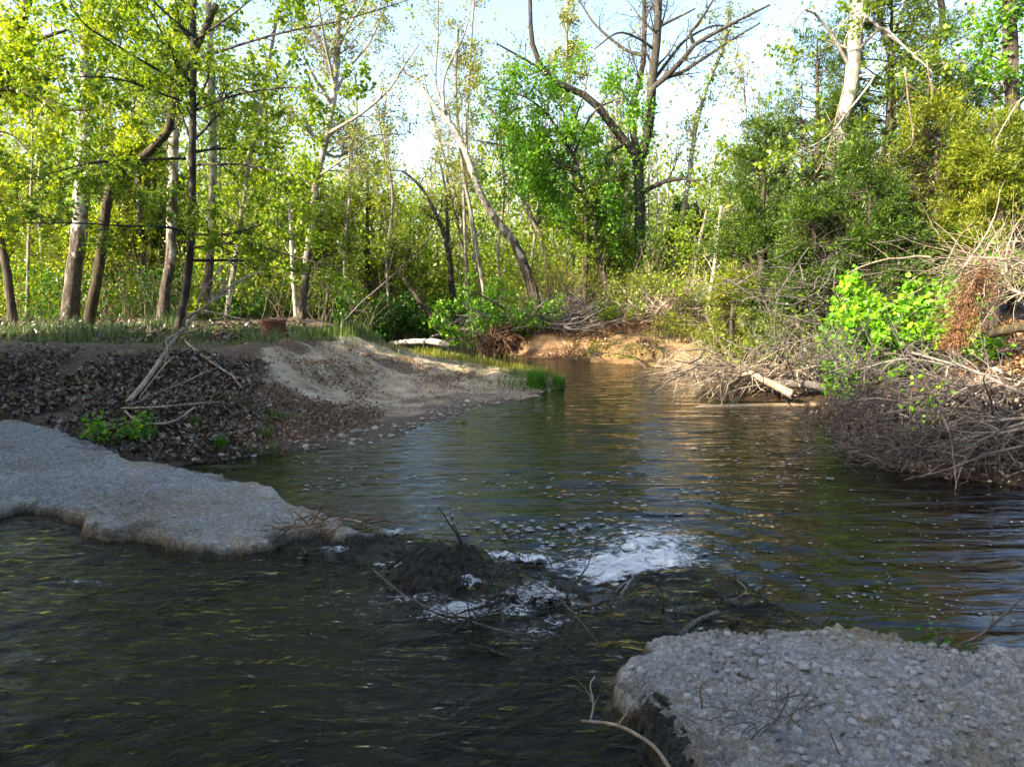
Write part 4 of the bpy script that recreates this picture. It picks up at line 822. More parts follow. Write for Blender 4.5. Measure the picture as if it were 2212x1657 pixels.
# ------------------------------------------------------------------ shrubs and thickets
def shrub(name, label, px, py, Y, wpx, hpx, leaf, n, ls, stems=16, heart=False, asp=0.75, cat='shrub', bark='bark_brown', dense=0.0, wig=0.16, upb=0.8, dn=1.0):
    b = at(px, py, Y); g0 = ground_z(np.array([b[0]]), np.array([b[1]]))[0]; org = np.array([b[0], b[1], g0])
    zt = at(px, py - hpx, Y)[2] - g0; w = wpx * Y / F / 2
    r = empty(name, org, label, cat)
    az = RNG.uniform(0, 2 * np.pi, stems); rr = np.sqrt(RNG.random(stems))
    st = org + np.stack([np.cos(az) * rr * w * 0.45, np.sin(az) * rr * w * 0.45, np.zeros(stems) - 0.03], 1)
    d = np.stack([np.cos(az) * rr * w * 0.8, np.sin(az) * rr * w * 0.8, np.full(stems, zt * 0.85)], 1)
    ln = np.linalg.norm(d, axis=1) * RNG.uniform(0.6, 1.1, stems)
    Q = grow(st, d, ln, 8, wig, -0.1); q = (0.006 * ln + 0.006)[:, None] * np.linspace(1, 0.3, 8)[None]
    mb = MB(); mb.add(*tubes(Q, q, 5))
    Q2, q2 = sprout(Q, q, stems * 12, 0.2, 1, 0.5, 1.2, 0.25 * w + 0.1, 0.6 * w + 0.15, 6, 0.18, 0.1, 0.6); mb.add(*tubes(Q2, q2, 3))
    put('stems', mb.mesh('stems', M[bark], True, org), r, kind='stuff')
    p, tn = along(Q2, n, 0.1, 0.07)
    V, f = leaves(p, ls, asp, 0.2, upb, tn, 0.3, 0.35, heart)
    put('foliage', mesh('foliage', V - org, f, leaf, False), r, kind='stuff')
    return r
shrub('lime_bush', 'big lime green broad leaved bush on the right bank above the brush', 1945, 740, 13.2, 235, 165, M['leaf_bush'], 14000, 0.105, 40, True, 0.8)
shrub('green_shrub', 'small dark green shrub at the lower left of the lime green bush', 1820, 735, 13.8, 120, 75, M['leaf_bright'], 1000, 0.11, 12, True)
shrub('green_shrub', 'leafy sprig above the lime bush in front of the dark cedars', 2085, 590, 13.5, 90, 130, M['leaf_bright'], 700, 0.13, 7, True)
shrub('green_shrub', 'bright green shrub beneath the leaning pale trunk', 1030, 690, 27, 120, 120, M['leaf_bright'], 3200, 0.13, 18)
shrub('green_shrub', 'emerald shrub on the far bank between leaning trunk and root wad', 1095, 700, 26, 130, 90, M['leaf_bright'], 3000, 0.12, 18)
shrub('green_shrub', 'low deep green shrub beside the dark bend of the creek', 975, 700, 31, 90, 60, M['leaf_deep'], 1600, 0.13, 12)
shrub('thicket_bush', 'olive brown vine curtain covering stems left of the oak', 1245, 660, 27.5, 150, 150, M['cedar_gold'], 4200, 0.11, 30, bark='vine', asp=0.35)
shrub('thicket_bush', 'yellow green thicket at the foot of the dark oak', 1400, 668, 26.5, 170, 110, M['leaf_yellow'], 3000, 0.1, 34, bark='vine')
shrub('thicket_bush', 'yellow green thicket right of the oak below the thin stems', 1500, 664, 25, 150, 130, M['leaf_yellow'], 2800, 0.1, 34, bark='vine')
shrub('green_shrub', 'fresh green low shrub on top of the drift pile bank', 1160, 672, 25.5, 110, 45, M['leaf_bright'], 1500, 0.1, 12)
shrub('green_shrub', 'round green shrub between the drift pile and thicket', 1330, 680, 24.8, 100, 40, M['leaf_mid'], 1200, 0.1, 10)
shrub('olive_shrub', 'olive shrub beside the drift pile right end', 1450, 715, 22.5, 110, 60, M['cedar_gold'], 1800, 0.09, 14, asp=0.35)
shrub('olive_shrub', 'tangled olive shrub behind the bleached brush heap', 1700, 770, 15.8, 150, 130, M['leaf_mid'], 1900, 0.085, 24, bark='dead_grey')
shrub('olive_shrub', 'bare twiggy shrub with few leaves above the bleached log', 1780, 720, 15.0, 150, 190, M['leaf_mid'], 700, 0.085, 22, bark='dead_grey')
shrub('green_shrub', 'low leafy shrub behind bleached brush near the olive cedar', 1620, 740, 17, 130, 80, M['leaf_yellow'], 1700, 0.09, 16)
shrub('green_shrub', 'bright seedling lit by sun behind the bent driftwood', 432, 700, 25, 60, 80, M['leaf_yellow'], 700, 0.13, 7, True)
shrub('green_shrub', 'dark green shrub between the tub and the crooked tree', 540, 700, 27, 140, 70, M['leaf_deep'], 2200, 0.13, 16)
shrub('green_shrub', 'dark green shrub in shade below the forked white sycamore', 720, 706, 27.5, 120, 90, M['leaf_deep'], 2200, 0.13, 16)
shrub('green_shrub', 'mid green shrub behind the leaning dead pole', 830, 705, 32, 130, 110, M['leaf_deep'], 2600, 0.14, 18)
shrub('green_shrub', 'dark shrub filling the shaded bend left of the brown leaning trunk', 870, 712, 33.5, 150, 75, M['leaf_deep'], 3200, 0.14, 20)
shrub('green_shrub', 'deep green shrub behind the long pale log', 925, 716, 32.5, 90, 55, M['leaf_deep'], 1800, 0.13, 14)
shrub('weed_plant', 'clump of broad bright leaves at the left slab corner', 262, 965, 10.3, 110, 60, M['leaf_bright'], 420, 0.085, 12, cat='plant')
shrub('weed_plant', 'small leafy weed hanging on the grey brush tangle at right', 2010, 830, 9.7, 44, 60, M['leaf_bush'], 60, 0.075, 4, True, cat='plant')
shrub('weed_plant', 'tiny lone green weed on the far edge of the near slab', 2023, 1392, 4.05, 22, 30, M['grass_lush'], 60, 0.035, 5, True, cat='plant')

def cloud_leaves(n, xr, yr, zr, prof, size, mat, name, label, seed, thr=-0.05, nsc=0.5, cat='undergrowth', asp=0.75):
    """leaf cards spread through a volume, kept in clumps where the noise is high"""
    out = []; got = 0
    while got < n:
        y = RNG.uniform(yr[0], yr[1], n * 2); x = RNG.uniform(xr[0], xr[1], n * 2) * y
        z0 = ground_z(x, y); u = RNG.random(n * 2) ** 1.2; p = np.stack([x, y, z0 + zr[0] + u * zr[1]], 1)
        k = (vn3(p * nsc, seed) + 0.45 * vn3(p * nsc * 3, seed + 40) > thr + prof(p, u)) & (poly_sd(CREEK, x, y) > 1.2)
        out.append(p[k]); got += k.sum()
        if len(out) > 12: break
    p = np.concatenate(out)[:n]
    V, f = leaves(p, size, asp, 0.25, 0.6)
    return put(name, mesh(name, V, f, mat, False), kind='stuff', label=label, cat=cat)
def px_of(p):
    z = p[:, 2] - H; dep = p[:, 1] * CT - z * ST; up = p[:, 1] * ST + z * CT
    return CX + F * p[:, 0] / dep, CY - F * up / dep
def gapprof(p, u):
    px, py = px_of(p)
    g = 0.55 * np.exp(-((px - 900) / 90) ** 2) * sstep(450, 330, py) + 0.5 * np.exp(-((px - 1560) / 130) ** 2) * sstep(470, 380, py)
    return g + 0.7 * u ** 1.5 - 0.35
cloud_leaves(62000, (-0.85, -0.2), (27, 36), (0, 4.5), lambda p, u: 0.5 * u - 0.2, 0.135, M['leaf_yellow'], 'undergrowth', 'sunlit yellow green undergrowth behind the left bank trees', 3)
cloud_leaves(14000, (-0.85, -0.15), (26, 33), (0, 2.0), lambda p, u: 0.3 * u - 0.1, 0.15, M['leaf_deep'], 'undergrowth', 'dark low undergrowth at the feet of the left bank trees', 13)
cloud_leaves(24000, (-0.12, 0.4), (27, 36), (0, 4.0), lambda p, u: 0.6 * u - 0.2, 0.14, M['leaf_yellow'], 'undergrowth', 'yellow green scrub behind the centre tree trunks', 23)
cloud_leaves(120000, (-0.95, 0.95), (38, 62), (0, 10), gapprof, 0.235, M['leaf_yellow'], 'far_woods', 'distant sunlit spring woods beyond the creek', 33, cat='woods')
cloud_leaves(30000, (-0.95, 0.95), (70, 120), (0, 15), lambda p, u: gapprof(p, u) - 0.25, 0.75, M['leaf_yellow'], 'far_woods', 'hazy green rise of trees at the end of the valley', 37, cat='woods')
cloud_leaves(55000, (-0.95, 0.95), (36, 60), (0, 9), gapprof, 0.28, M['leaf_mid'], 'far_woods', 'distant mid green foliage woven through the far woods', 43, cat='woods')
cloud_leaves(30000, (-0.95, 0.95), (40, 70), (6, 13), lambda p, u: gapprof(p, u) + 0.1, 0.24, M['leaf_pale'], 'far_canopy', 'thin pale new leaves of the far canopy against the sky', 53, cat='woods')
cloud_leaves(26000, (-0.95, -0.3), (28, 44), (5, 11), lambda p, u: 0.5 * u - 0.1, 0.19, M['leaf_yellow'], 'far_canopy', 'yellow green canopy high behind the left sycamores', 63, cat='woods')
cloud_leaves(12000, (0.3, 0.95), (22, 34), (0, 6), lambda p, u: 0.5 * u - 0.1, 0.17, M['leaf_mid'], 'undergrowth', 'shaded green growth on the slope behind the right cedars', 73)
# far trunks: thin stems of the woods that merge into one mass
n = 420
y = RNG.uniform(34, 66, n); x = RNG.uniform(-0.9, 0.9, n) * y; ok = poly_sd(CREEK, x, y) > 1.5; x, y = x[ok], y[ok]; n = len(x)
st = onground(x, y, -0.1); d = np.stack([RNG.normal(0, 0.13, n), RNG.normal(0, 0.13, n), np.ones(n)], 1); ln = RNG.uniform(6, 15, n)
Q = grow(st, d, ln, 9, 0.05, 0.1); q = RNG.uniform(0.04, 0.14, n)[:, None] * np.linspace(1, 0.25, 9)[None]
mb = MB(); mb.add(*tubes(Q, q, 5))
Q2, q2 = sprout(Q, q, n * 14, 0.3, 1, 0.4, 1.0, 1.0, 3.2, 6, 0.13, 0.4, 0.5); mb.add(*tubes(Q2, q2, 3))
put('far_trunks', mb.mesh('far_trunks', M['bark_grey']), kind='stuff', label='crowded grey trunks and twigs of the far woods', cat='woods')
n = 2600
y = RNG.uniform(25, 36, n); x = np.where(RNG.random(n) < 0.6, RNG.uniform(-0.8, -0.2, n), RNG.uniform(0.0, 0.42, n)) * y; ok = poly_sd(CREEK, x, y) > 1.2; x, y = x[ok], y[ok]; n = len(x)
st = onground(x, y, -0.05); d = np.stack([RNG.normal(0, 0.35, n), RNG.normal(0, 0.35, n), np.ones(n)], 1)
Q = grow(st, d, RNG.uniform(0.8, 3.8, n), 6, 0.14, 0.0); q = RNG.uniform(0.004, 0.016, n)[:, None] * np.linspace(1, 0.4, 6)[None]
put('brush_stems', mesh('brush_stems', *tubes(Q, q, 3), M['vine']), kind='stuff', label='thin brown stems and dry twigs filling the understory', cat='undergrowth')

# trees outside the frame on the near left bank: they keep the foreground in shade
k = 0
for (x, y, hh, n) in [(-10.5, -1.0, 10, 5000), (-13, 2.5, 10.5, 5500), (-11.5, -5.5, 11, 5000), (-15.5, -2, 12, 5500), (-16.5, 5.5, 10.5, 5000), (-8.5, -8.5, 11, 4500), (-19, 1.5, 12.5, 5500), (-14, 9.0, 7.5, 3500), (-3, -9, 11, 4500), (4.5, -7.5, 11, 4500), (10.5, -2.5, 10, 4500), (0.5, -14, 12, 4000), (-7.5, -4.5, 9.5, 4500), (-19, 11, 8.5, 3500)]:
    g0 = ground_z(np.array([x]), np.array([y]))[0]; b = np.array([x, y, max(g0, 0) - 0.1])
    r = empty('shade_tree', b, 'leafy tree outside the view whose crown shades the stream', 'tree', 'trees outside the picture around the camera')
    _, P, Rr = tube_part('trunk', [b, b + np.array([0.3, 0.2, hh * 0.4]), b + np.array([0.1, 0.5, hh])], 0.22, 0.05, M['bark_brown'], r, n=14, flare=0.5, org=b)
    mb = MB(); Q, q = sprout(P, Rr, 46, 0.12, 1, 0.7, 1.3, 2.0, 5.2, 8, 0.12, 0.25, 0.5); mb.add(*tubes(Q, q, 5))
    Q2, q2 = sprout(Q, q, 420, 0.2, 1, 0.4, 1.1, 0.7, 1.8, 5, 0.15, 0.1, 0.6); mb.add(*tubes(Q2, q2, 3))
    put('twigs', mb.mesh('twigs', M['bark_brown'], True, b), r, kind='stuff')
    p, tn = along(Q2, int(n * 1.6), 0.1, 0.18); V, f = leaves(p, 0.42, 0.85, 0.25, 0.8, tn, 0.3)
    put('crown', mesh('crown', V - b, f, M['leaf_mid'], False), r, kind='stuff')

# ------------------------------------------------------------------ deadwood, brush and drift
def branch(name, label, pts, r0, r1, mat, kids=0, KL=(0.2, 0.6), grand=0, GL=(0.1, 0.3), cat='branch', up=0.0, S=7, cap=True, wig=0.16, a=(0.35, 1.0), t0=0.15, group=None, rough=0.05):
    org = np.asarray(pts[0]); P = spl(pts, max(8, 5 * len(pts)))[None]; r = np.linspace(r0, r1, P.shape[1])[None]
    if not kids:
        V, f = tubes(P, r, S, rough, cap); return put(name, mesh(name, V - org, f, mat), None, label, cat, group, loc=tuple(org))
    e = empty(name, org, label, cat, group)
    V, f = tubes(P, r, S, rough, cap); put('stem', mesh('stem', V - org, f, mat), e)
    mb = MB(); Q, q = sprout(P, r, kids, t0, 1, a[0], a[1], KL[0], KL[1], 7, wig, up, 0.6); mb.add(*tubes(Q, q, 4))
    if grand:
        Q2, q2 = sprout(Q, q, grand, 0.2, 1, 0.4, 1.0, GL[0], GL[1], 5, wig, up, 0.6); mb.add(*tubes(Q2, q2, 3))
    put('twigs', mb.mesh('twigs', mat, True, org), e, kind='stuff')
    return e
def pp(path, Ys):
    n = len(path); Ys = np.linspace(Ys[0], Ys[1], n) if isinstance(Ys, tuple) else [Ys] * n
    return [at(px, py, Y) for (px, py), Y in zip(path, Ys)]
# bent driftwood on the leafy bank at left
root = hit(266, 884)
e = empty('driftwood_branch', root, 'bleached forked driftwood branch propped on the leafy bank', 'driftwood')
def dpart(name, path, Ys, w0, w1, kids=0, KL=(0.2, 0.5)):
    q = pp(path, Ys) if Ys != 'g' else [at(px, py, hit(px, py)[1] - 0.22 - 0.1 * k) for k, (px, py) in enumerate(path)]
    o, P, r = tube_part(name, q, w0 * q[0][1] / F / 2, w1 * q[-1][1] / F / 2, M['dead_tan'], e, n=16, S=7, cap=True, org=root)
    if kids:
        Q, qq = sprout(P, r, kids, 0.15, 1, 0.3, 0.9, KL[0], KL[1], 6, 0.14, 0.1, 0.6); 
        for a, b in zip(Q, qq): V, f = tubes(a[None], b[None], 4); put('twig', mesh('twig', V - root, f, M['dead_tan']), o)
yb = root[1]
dpart('stem', [(266, 880), (310, 830), (345, 780), (375, 735), (405, 700)], (yb, yb + 1.6), 12, 7)
dpart('fork', [(405, 700), (425, 680), (470, 640), (520, 605), (560, 588)], (yb + 1.6, yb + 2.2), 8, 2, 16, (0.3, 0.9))
dpart('fork', [(398, 705), (400, 690), (440, 665), (480, 640)], (yb + 1.5, yb + 1.2), 6, 2, 8, (0.3, 0.7))
dpart('fork', [(380, 728), (420, 714), (465, 700), (510, 705)], (yb + 1.4, yb + 1.0), 5, 2, 8, (0.2, 0.6))
dpart('fork', [(405, 684), (430, 672), (480, 680), (540, 695), (575, 712)], (yb + 1.6, yb + 1.1), 5, 2, 6, (0.2, 0.6))
dpart('prop', [(384, 722), (420, 755), (460, 785), (500, 810), (520, 835)], 'g', 7, 4, 12, (0.2, 0.4))
dpart('fork', [(262, 882), (330, 880), (400, 874), (475, 868)], 'g', 5, 3, 5, (0.15, 0.3))
dpart('fork', [(270, 888), (295, 908), (340, 916), (380, 908), (420, 880)], 'g', 5.5, 4, 4, (0.1, 0.2))
dpart('fork', [(270, 880), (340, 850), (400, 825), (450, 800)], 'g', 5, 2, 12, (0.15, 0.4))
dpart('fork', [(300, 860), (335, 815), (370, 775), (420, 745)], 'g', 3.5, 2, 8, (0.15, 0.4))
dpart('fork', [(395, 712), (360, 735), (362, 755), (352, 800)], (yb + 1.3, yb + 0.7), 4, 2, 8, (0.15, 0.45))
dpart('fork', [(425, 680), (432, 640), (470, 590), (500, 560)], (yb + 1.6, yb + 1.4), 5, 2, 10, (0.2, 0.6))
branch('bank_root', 'short broken stub of root on the leafy bank', pp([(130, 770), (152, 760), (165, 790), (168, 830)], (13.5, 12.8)), 0.035, 0.02, M['dead_grey'], cat='root')
branch('bank_root', 'arched thin root below the leafy bank at left', pp([(175, 950), (215, 905), (255, 893), (290, 905)], (11, 11.4)), 0.02, 0.012, M['dead_grey'], 6, (0.2, 0.4), cat='root')
branch('stick', 'curved pale stick at the foot of the leafy bank', pp([(305, 905), (322, 940), (330, 970), (318, 1000)], (10.6, 10.0)), 0.014, 0.008, M['dead_grey'], cat='stick')
branch('stick', 'thin stick leaning on the far edge of the long slab', pp([(352, 960), (330, 995), (300, 1012)], (9.7, 9.3)), 0.012, 0.008, M['dead_grey'], cat='stick')
branch('stick', 'white curved stick lying on the tip of the long slab', pp([(690, 1124), (730, 1121), (770, 1126), (800, 1136)], (6.3, 6.2)), 0.018, 0.011, M['dead_tan'], cat='stick')
branch('stick', 'small looped twig at the left picture edge on the slab', pp([(0, 1090), (40, 1095), (75, 1080), (95, 1050)], (7.7, 8.0)), 0.009, 0.006, M['dead_grey'], 5, (0.1, 0.2), cat='stick')
# leaning poles at the bend
branch('leaning_pole', 'long pale dead pole leaning right by the dark bend', pp([(728, 712), (780, 655), (830, 612), (900, 545), (945, 492)], (25, 27)), 0.042, 0.022, M['dead_grey'], 10, (0.3, 0.9), cat='dead tree')
branch('leaning_pole', 'brown dead trunk leaning left over the dark bend', pp([(948, 722), (935, 690), (905, 650), (880, 612), (850, 575)], (29.5, 31)), 0.13, 0.05, M['bark_brown'], 10, (0.4, 1.2), cat='dead tree')
branch('leaning_pole', 'slanting grey dead trunk near the shaded sycamore foot', pp([(690, 712), (705, 660), (712, 600), (720, 560)], (26, 26.5)), 0.08, 0.04, M['bark_brown'], 14, (0.3, 0.9), cat='dead tree')
branch('fallen_log', 'long pale log lying across the grassy sandbar edge', pp([(842, 743), (880, 739), (930, 738), (972, 745)], (27.2, 26.6)), 0.10, 0.13, M['bark_pale'], cat='log')
branch('fallen_log', 'thin pale driftwood pole on the bank by the bend', pp([(930, 728), (985, 714), (1040, 712)], (29, 29)), 0.06, 0.04, M['dead_tan'], cat='log')
# tangles
def tangle(name, label, cen, ext, n, L, dirs, mat, wig=0.12, r=(0.004, 0.012), K=7, up=-0.15, cat='brush', seed=1, snap=False):
    c = np.asarray(cen); p = c + RNG.normal(size=(n, 3)) * np.asarray(ext) * 0.5
    d = np.asarray(dirs)[RNG.integers(0, len(dirs), n)] + RNG.normal(size=(n, 3)) * 0.45
    if snap: p[:, 2] = np.maximum(p[:, 2], ground_z(p[:, 0], p[:, 1]) + 0.02)
    Q = grow(p, d, RNG.uniform(L[0], L[1], n), K, wig, up); Q[..., 2] = np.maximum(Q[..., 2], -0.04)
    q = (r[0] + (r[1] * 2.2 - r[0]) * RNG.random(n) ** 4)[:, None] * np.linspace(1, 0.35, K)[None]
    mb = MB(); mb.add(*tubes(Q, q, 5))
    Q2, q2 = sprout(Q, q, int(n * 1.5), 0.2, 1, 0.3, 1.0, L[0] * 0.3, L[1] * 0.45, 5, wig, up, 0.7); mb.add(*tubes(Q2, q2, 3))
    return put(name, mb.mesh(name, mat), None, label, cat, kind='stuff')
tangle('drift_pile', 'heap of grey drift sticks on the far right bank', at(1240, 684, 26.0), (3.0, 1.0, 0.3), 420, (0.6, 2.0), [(1, 0.1, -0.1), (-1, 0, 0.05), (0.9, -0.2, 0.25)], M['dead_grey'], 0.06, (0.008, 0.03), up=0, snap=True)
tangle('drift_pile', 'sunlit tan brush heap between drift pile and cedars', at(1450, 682, 24.6), (1.9, 1.0, 0.35), 340, (0.5, 1.7), [(1, 0.1, 0), (-1, 0, 0.1), (0.6, 0, 0.6)], M['dead_tan'], 0.12, (0.006, 0.02), up=-0.1, snap=True)
tangle('drift_pile', 'loose grey sticks strewn on top of the orange clay bank', at(1250, 704, 25.0), (2.2, 0.5, 0.12), 110, (0.5, 1.8), [(1, 0.1, -0.1), (-1, 0, 0.05), (0.9, -0.2, 0.1)], M['dead_limb'], 0.06, (0.008, 0.02), up=0, snap=True)
tangle('dry_brush', 'reddish dry brush on the sandy far bank', at(1400, 716, 24.2), (1.5, 0.5, 0.25), 300, (0.3, 1.0), [(0.3, 0, 0.7), (-0.5, 0, 0.5), (0.8, 0, -0.2)], M['root'], 0.14, (0.004, 0.012), up=-0.2, snap=True)
tangle('root_wad', 'dark root wad hanging over the water at the bend', at(1070, 726, 25.2), (0.7, 0.5, 0.42), 260, (0.3, 1.1), [(-0.3, -0.3, -0.8), (0.4, -0.3, -0.7), (0.9, 0.2, 0.2)], M['root'], 0.15, (0.008, 0.035), up=-0.4, cat='root wad')
tangle('bleached_brush', 'bleached twigs of the fallen crown over the pool, sunlit', at(1545, 802, 15.3), (1.2, 0.45, 0.24), 300, (0.4, 1.3), [(-1, -0.1, -0.15), (-0.9, 0, 0.3), (-0.4, -0.2, 0.6), (-0.8, -0.5, -0.4)], M['dead_tan'], 0.11, (0.004, 0.012), up=-0.25)
tangle('bleached_brush', 'tan dead twigs behind the bleached log', at(1690, 806, 15.2), (1.3, 0.4, 0.25), 180, (0.3, 1.1), [(-0.6, 0, 0.5), (0.5, 0, 0.6), (-1, 0, 0)], M['dead_tan'], 0.13, (0.003, 0.010), up=-0.15, snap=True)
tangle('brush_tangle', 'grey tangle of dead twigs drooping into the water at right', at(1990, 860, 10.9), (1.7, 0.7, 0.5), 640, (0.4, 1.5), [(-1, -0.3, -0.25), (-0.7, -0.4, -0.6), (-0.9, 0, 0.25), (-0.3, -0.3, -0.9)], M['dead_grey'], 0.11, (0.0025, 0.007), up=-0.35)
tangle('brush_tangle', 'low dead twigs spreading on the water below the grey tangle', at(2060, 965, 9.7), (1.8, 0.5, 0.2), 460, (0.4, 1.3), [(-1, -0.2, -0.05), (-0.8, -0.5, -0.2), (0.6, -0.5, -0.1)], M['dead_grey'], 0.12, (0.003, 0.008), up=-0.1)
tangle('brush_tangle', 'dense dark dead twigs under the heavy limbs at right edge', at(2150, 930, 9.6), (1.2, 0.8, 0.6), 420, (0.5, 1.6), [(-1, -0.3, -0.25), (-0.7, -0.4, -0.6), (-0.9, 0, 0.1)], M['dead_grey'], 0.11, (0.004, 0.011), up=-0.3)
tangle('pale_brush', 'pale dead brush on the top of the right bank', at(2170, 590, 11.8), (1.1, 0.6, 0.35), 220, (0.5, 1.5), [(-1, -0.1, 0.2), (-0.8, -0.2, -0.3), (0.2, 0, 0.8)], M['dead_tan'], 0.11, (0.003, 0.010), up=-0.3)
tangle('bank_twigs', 'dead twigs and vines draped across the right bank slope', at(1960, 770, 12.4), (3.4, 0.9, 0.4), 520, (0.4, 1.3), [(-1, -0.2, -0.3), (0.8, -0.2, 0.1), (-0.2, 0, 0.8)], M['dead_grey'], 0.12, (0.003, 0.009), up=-0.2, snap=True)
tangle('cedar_twigs', 'bare grey lower twigs of the cedars on the right slope', at(1780, 640, 15.3), (2.4, 0.8, 1.2), 300, (0.4, 1.4), [(-1, -0.2, -0.1), (-0.8, -0.4, 0.3), (0.6, -0.5, 0.2)], M['dead_grey'], 0.12, (0.003, 0.010), up=-0.1)
BR = [('heavy pale dead limb slanting down across the grey tangle', [(1970, 762), (2055, 786), (2112, 805), (2230, 860)], (10.6, 9.0), 0.026, 0.035, 16), ('level dead limb reaching left just above the water at right', [(1976, 952), (2036, 930), (2085, 913), (2150, 909), (2240, 900)], (9.9, 8.8), 0.018, 0.035, 22),
      ('dead limb rising from the water towards the right edge', [(2063, 1026), (2097, 979), (2131, 945), (2230, 920)], (9.2, 8.8), 0.02, 0.04, 26), ('lowest long dead limb under the level one at right edge', [(1960, 985), (2036, 960), (2130, 938), (2240, 905)], (9.6, 8.7), 0.014, 0.03, 22),
      ('thin wet branch lying along the waterline below the tangle', [(1830, 978), (1893, 971), (1950, 988), (2010, 1004)], (10.3, 9.8), 0.016, 0.01, 5), ('thin branch trailing in the water in the right corner', [(2040, 1022), (2112, 1043), (2150, 1036), (2230, 1010)], (9.0, 8.8), 0.012, 0.016, 8),
      ('upright grey stick standing in the brush tangle', [(2046, 858), (2044, 820), (2048, 790)], (9.8, 9.9), 0.018, 0.012, 5), ('dead limb crossing upward behind the level limbs at right', [(2085, 950), (2127, 903), (2184, 846), (2230, 800)], (9.7, 9.5), 0.015, 0.02, 12),
      ('slender dead limb arching over the top of the tangle', [(1850, 800), (1960, 775), (2090, 800), (2230, 830)], (10.9, 9.6), 0.012, 0.02, 20)]
for lab, path, Ys, r0, r1, kd in BR:
    branch('dead_limb', lab, pp(path, Ys)[::-1], r1 * 0.75, r0 * 0.75, M['dead_limb'], kd, (0.3, 0.95), kd * 3, (0.1, 0.4), cat='branch', up=-0.3)
branch('fallen_log', 'pale forked log lying in the bleached brush heap', pp([(1596, 812), (1620, 806), (1643, 818), (1680, 836), (1712, 852)], (15.0, 14.3)), 0.05, 0.10, M['dead_tan'], 8, (0.3, 0.9), cat='log')
branch('fallen_log', 'bark covered grey log end behind the bleached brush heap', pp([(1668, 828), (1753, 832), (1788, 840)], (14.9, 14.5)), 0.09, 0.10, M['dead_grey'], cat='log')
branch('dead_limb', 'bent tan dead stem standing above the log on right bank', pp([(1806, 832), (1790, 777), (1768, 737), (1738, 715), (1720, 700)], (14.3, 14.2)), 0.03, 0.012, M['dead_tan'], 8, (0.2, 0.6))
branch('dead_limb', 'pale stub sticking up beside the bleached log', pp([(1728, 835), (1722, 808), (1726, 800)], (14.6, 14.6)), 0.03, 0.012, M['dead_tan'], 3, (0.1, 0.2))
for i, (lab, a, b) in enumerate([('longest bleached twig arching left over the pool', (1600, 806), (1404, 836)), ('upper bleached twig arching left from the brush heap', (1590, 795), (1450, 760)), ('lower bleached twig dipping into the pool at left of the heap', (1590, 825), (1425, 862)), ('pale branch sloping forward out of the bleached brush heap', (1650, 830), (1530, 868))]):
    mid = ((a[0] + b[0]) / 2, min(a[1], b[1]) - 12 + i * 8)
    branch('dead_limb', lab, pp([a, mid, b], (14.9, 14.2)), 0.022, 0.006, M['dead_tan'], 14, (0.2, 0.6), 24, (0.1, 0.25), up=-0.3)
branch('fallen_log', 'lichen yellow log near the top of the right bank', pp([(2140, 722), (2180, 712), (2240, 704)], (10.8, 10.2)), 0.07, 0.08, M['bark_moss'], cat='log')
branch('dead_limb', 'pale bare limb fanning across the right bank top', pp([(2235, 640), (2180, 625), (2130, 600), (2080, 585)], (11.2, 11.8)), 0.025, 0.008, M['dead_tan'], 24, (0.3, 0.8), 40, (0.1, 0.3))
branch('dead_limb', 'curved bare limb hooking down at the right edge', pp([(2240, 190), (2200, 222), (2170, 270), (2150, 310), (2158, 330)], (14, 14)), 0.02, 0.007, M['dead_tan'], 5, (0.2, 0.5))
p0 = at(2095, 700, 11.3)
e = empty('dead_cedar_bough', p0, 'rust brown dead cedar bough hanging on the right bank', 'branch')
P0 = [at(2130, 560, 11.6), at(2100, 620, 11.4), at(2085, 680, 11.2), at(2060, 735, 11.0)]
_, P, r = tube_part('stem', P0, 0.03, 0.01, M['root'], e, n=14, org=p0)
Q, q = sprout(P, r, 90, 0.0, 1, 0.3, 1.0, 0.25, 0.8, 6, 0.14, -0.5, 0.6); V, f = tubes(Q, q, 3); put('twigs', mesh('twigs', V - p0, f, M['root']), e, kind='stuff')
p, tn = along(Q, 7000, 0.05, 0.06); V, f = leaves(p, 0.055, 0.25, 0.1, 0.2, tn, 0.6, 0.5); put('needles', mesh('needles', V - p0, f, M['cedar_dead'], False), e, kind='stuff')
# hanging vines on the right
for lab, path, Y in [('straight vine slanting down left of the pale sycamore trunk', [(1826, 180), (1805, 260), (1790, 320), (1768, 366), (1745, 400)], 17.5), ('looped vine dangling in front of the golden cedar', [(1955, 150), (1965, 240), (1973, 290), (1968, 315), (1950, 330)], 16), ('thin vine hanging at the right of the looped vine', [(2002, 130), (2008, 170), (2018, 205)], 16)]:
    branch('hanging_vine', lab, pp(path, Y), 0.022, 0.010, M['vine'], 8, (0.15, 0.5), cat='vine', S=5)
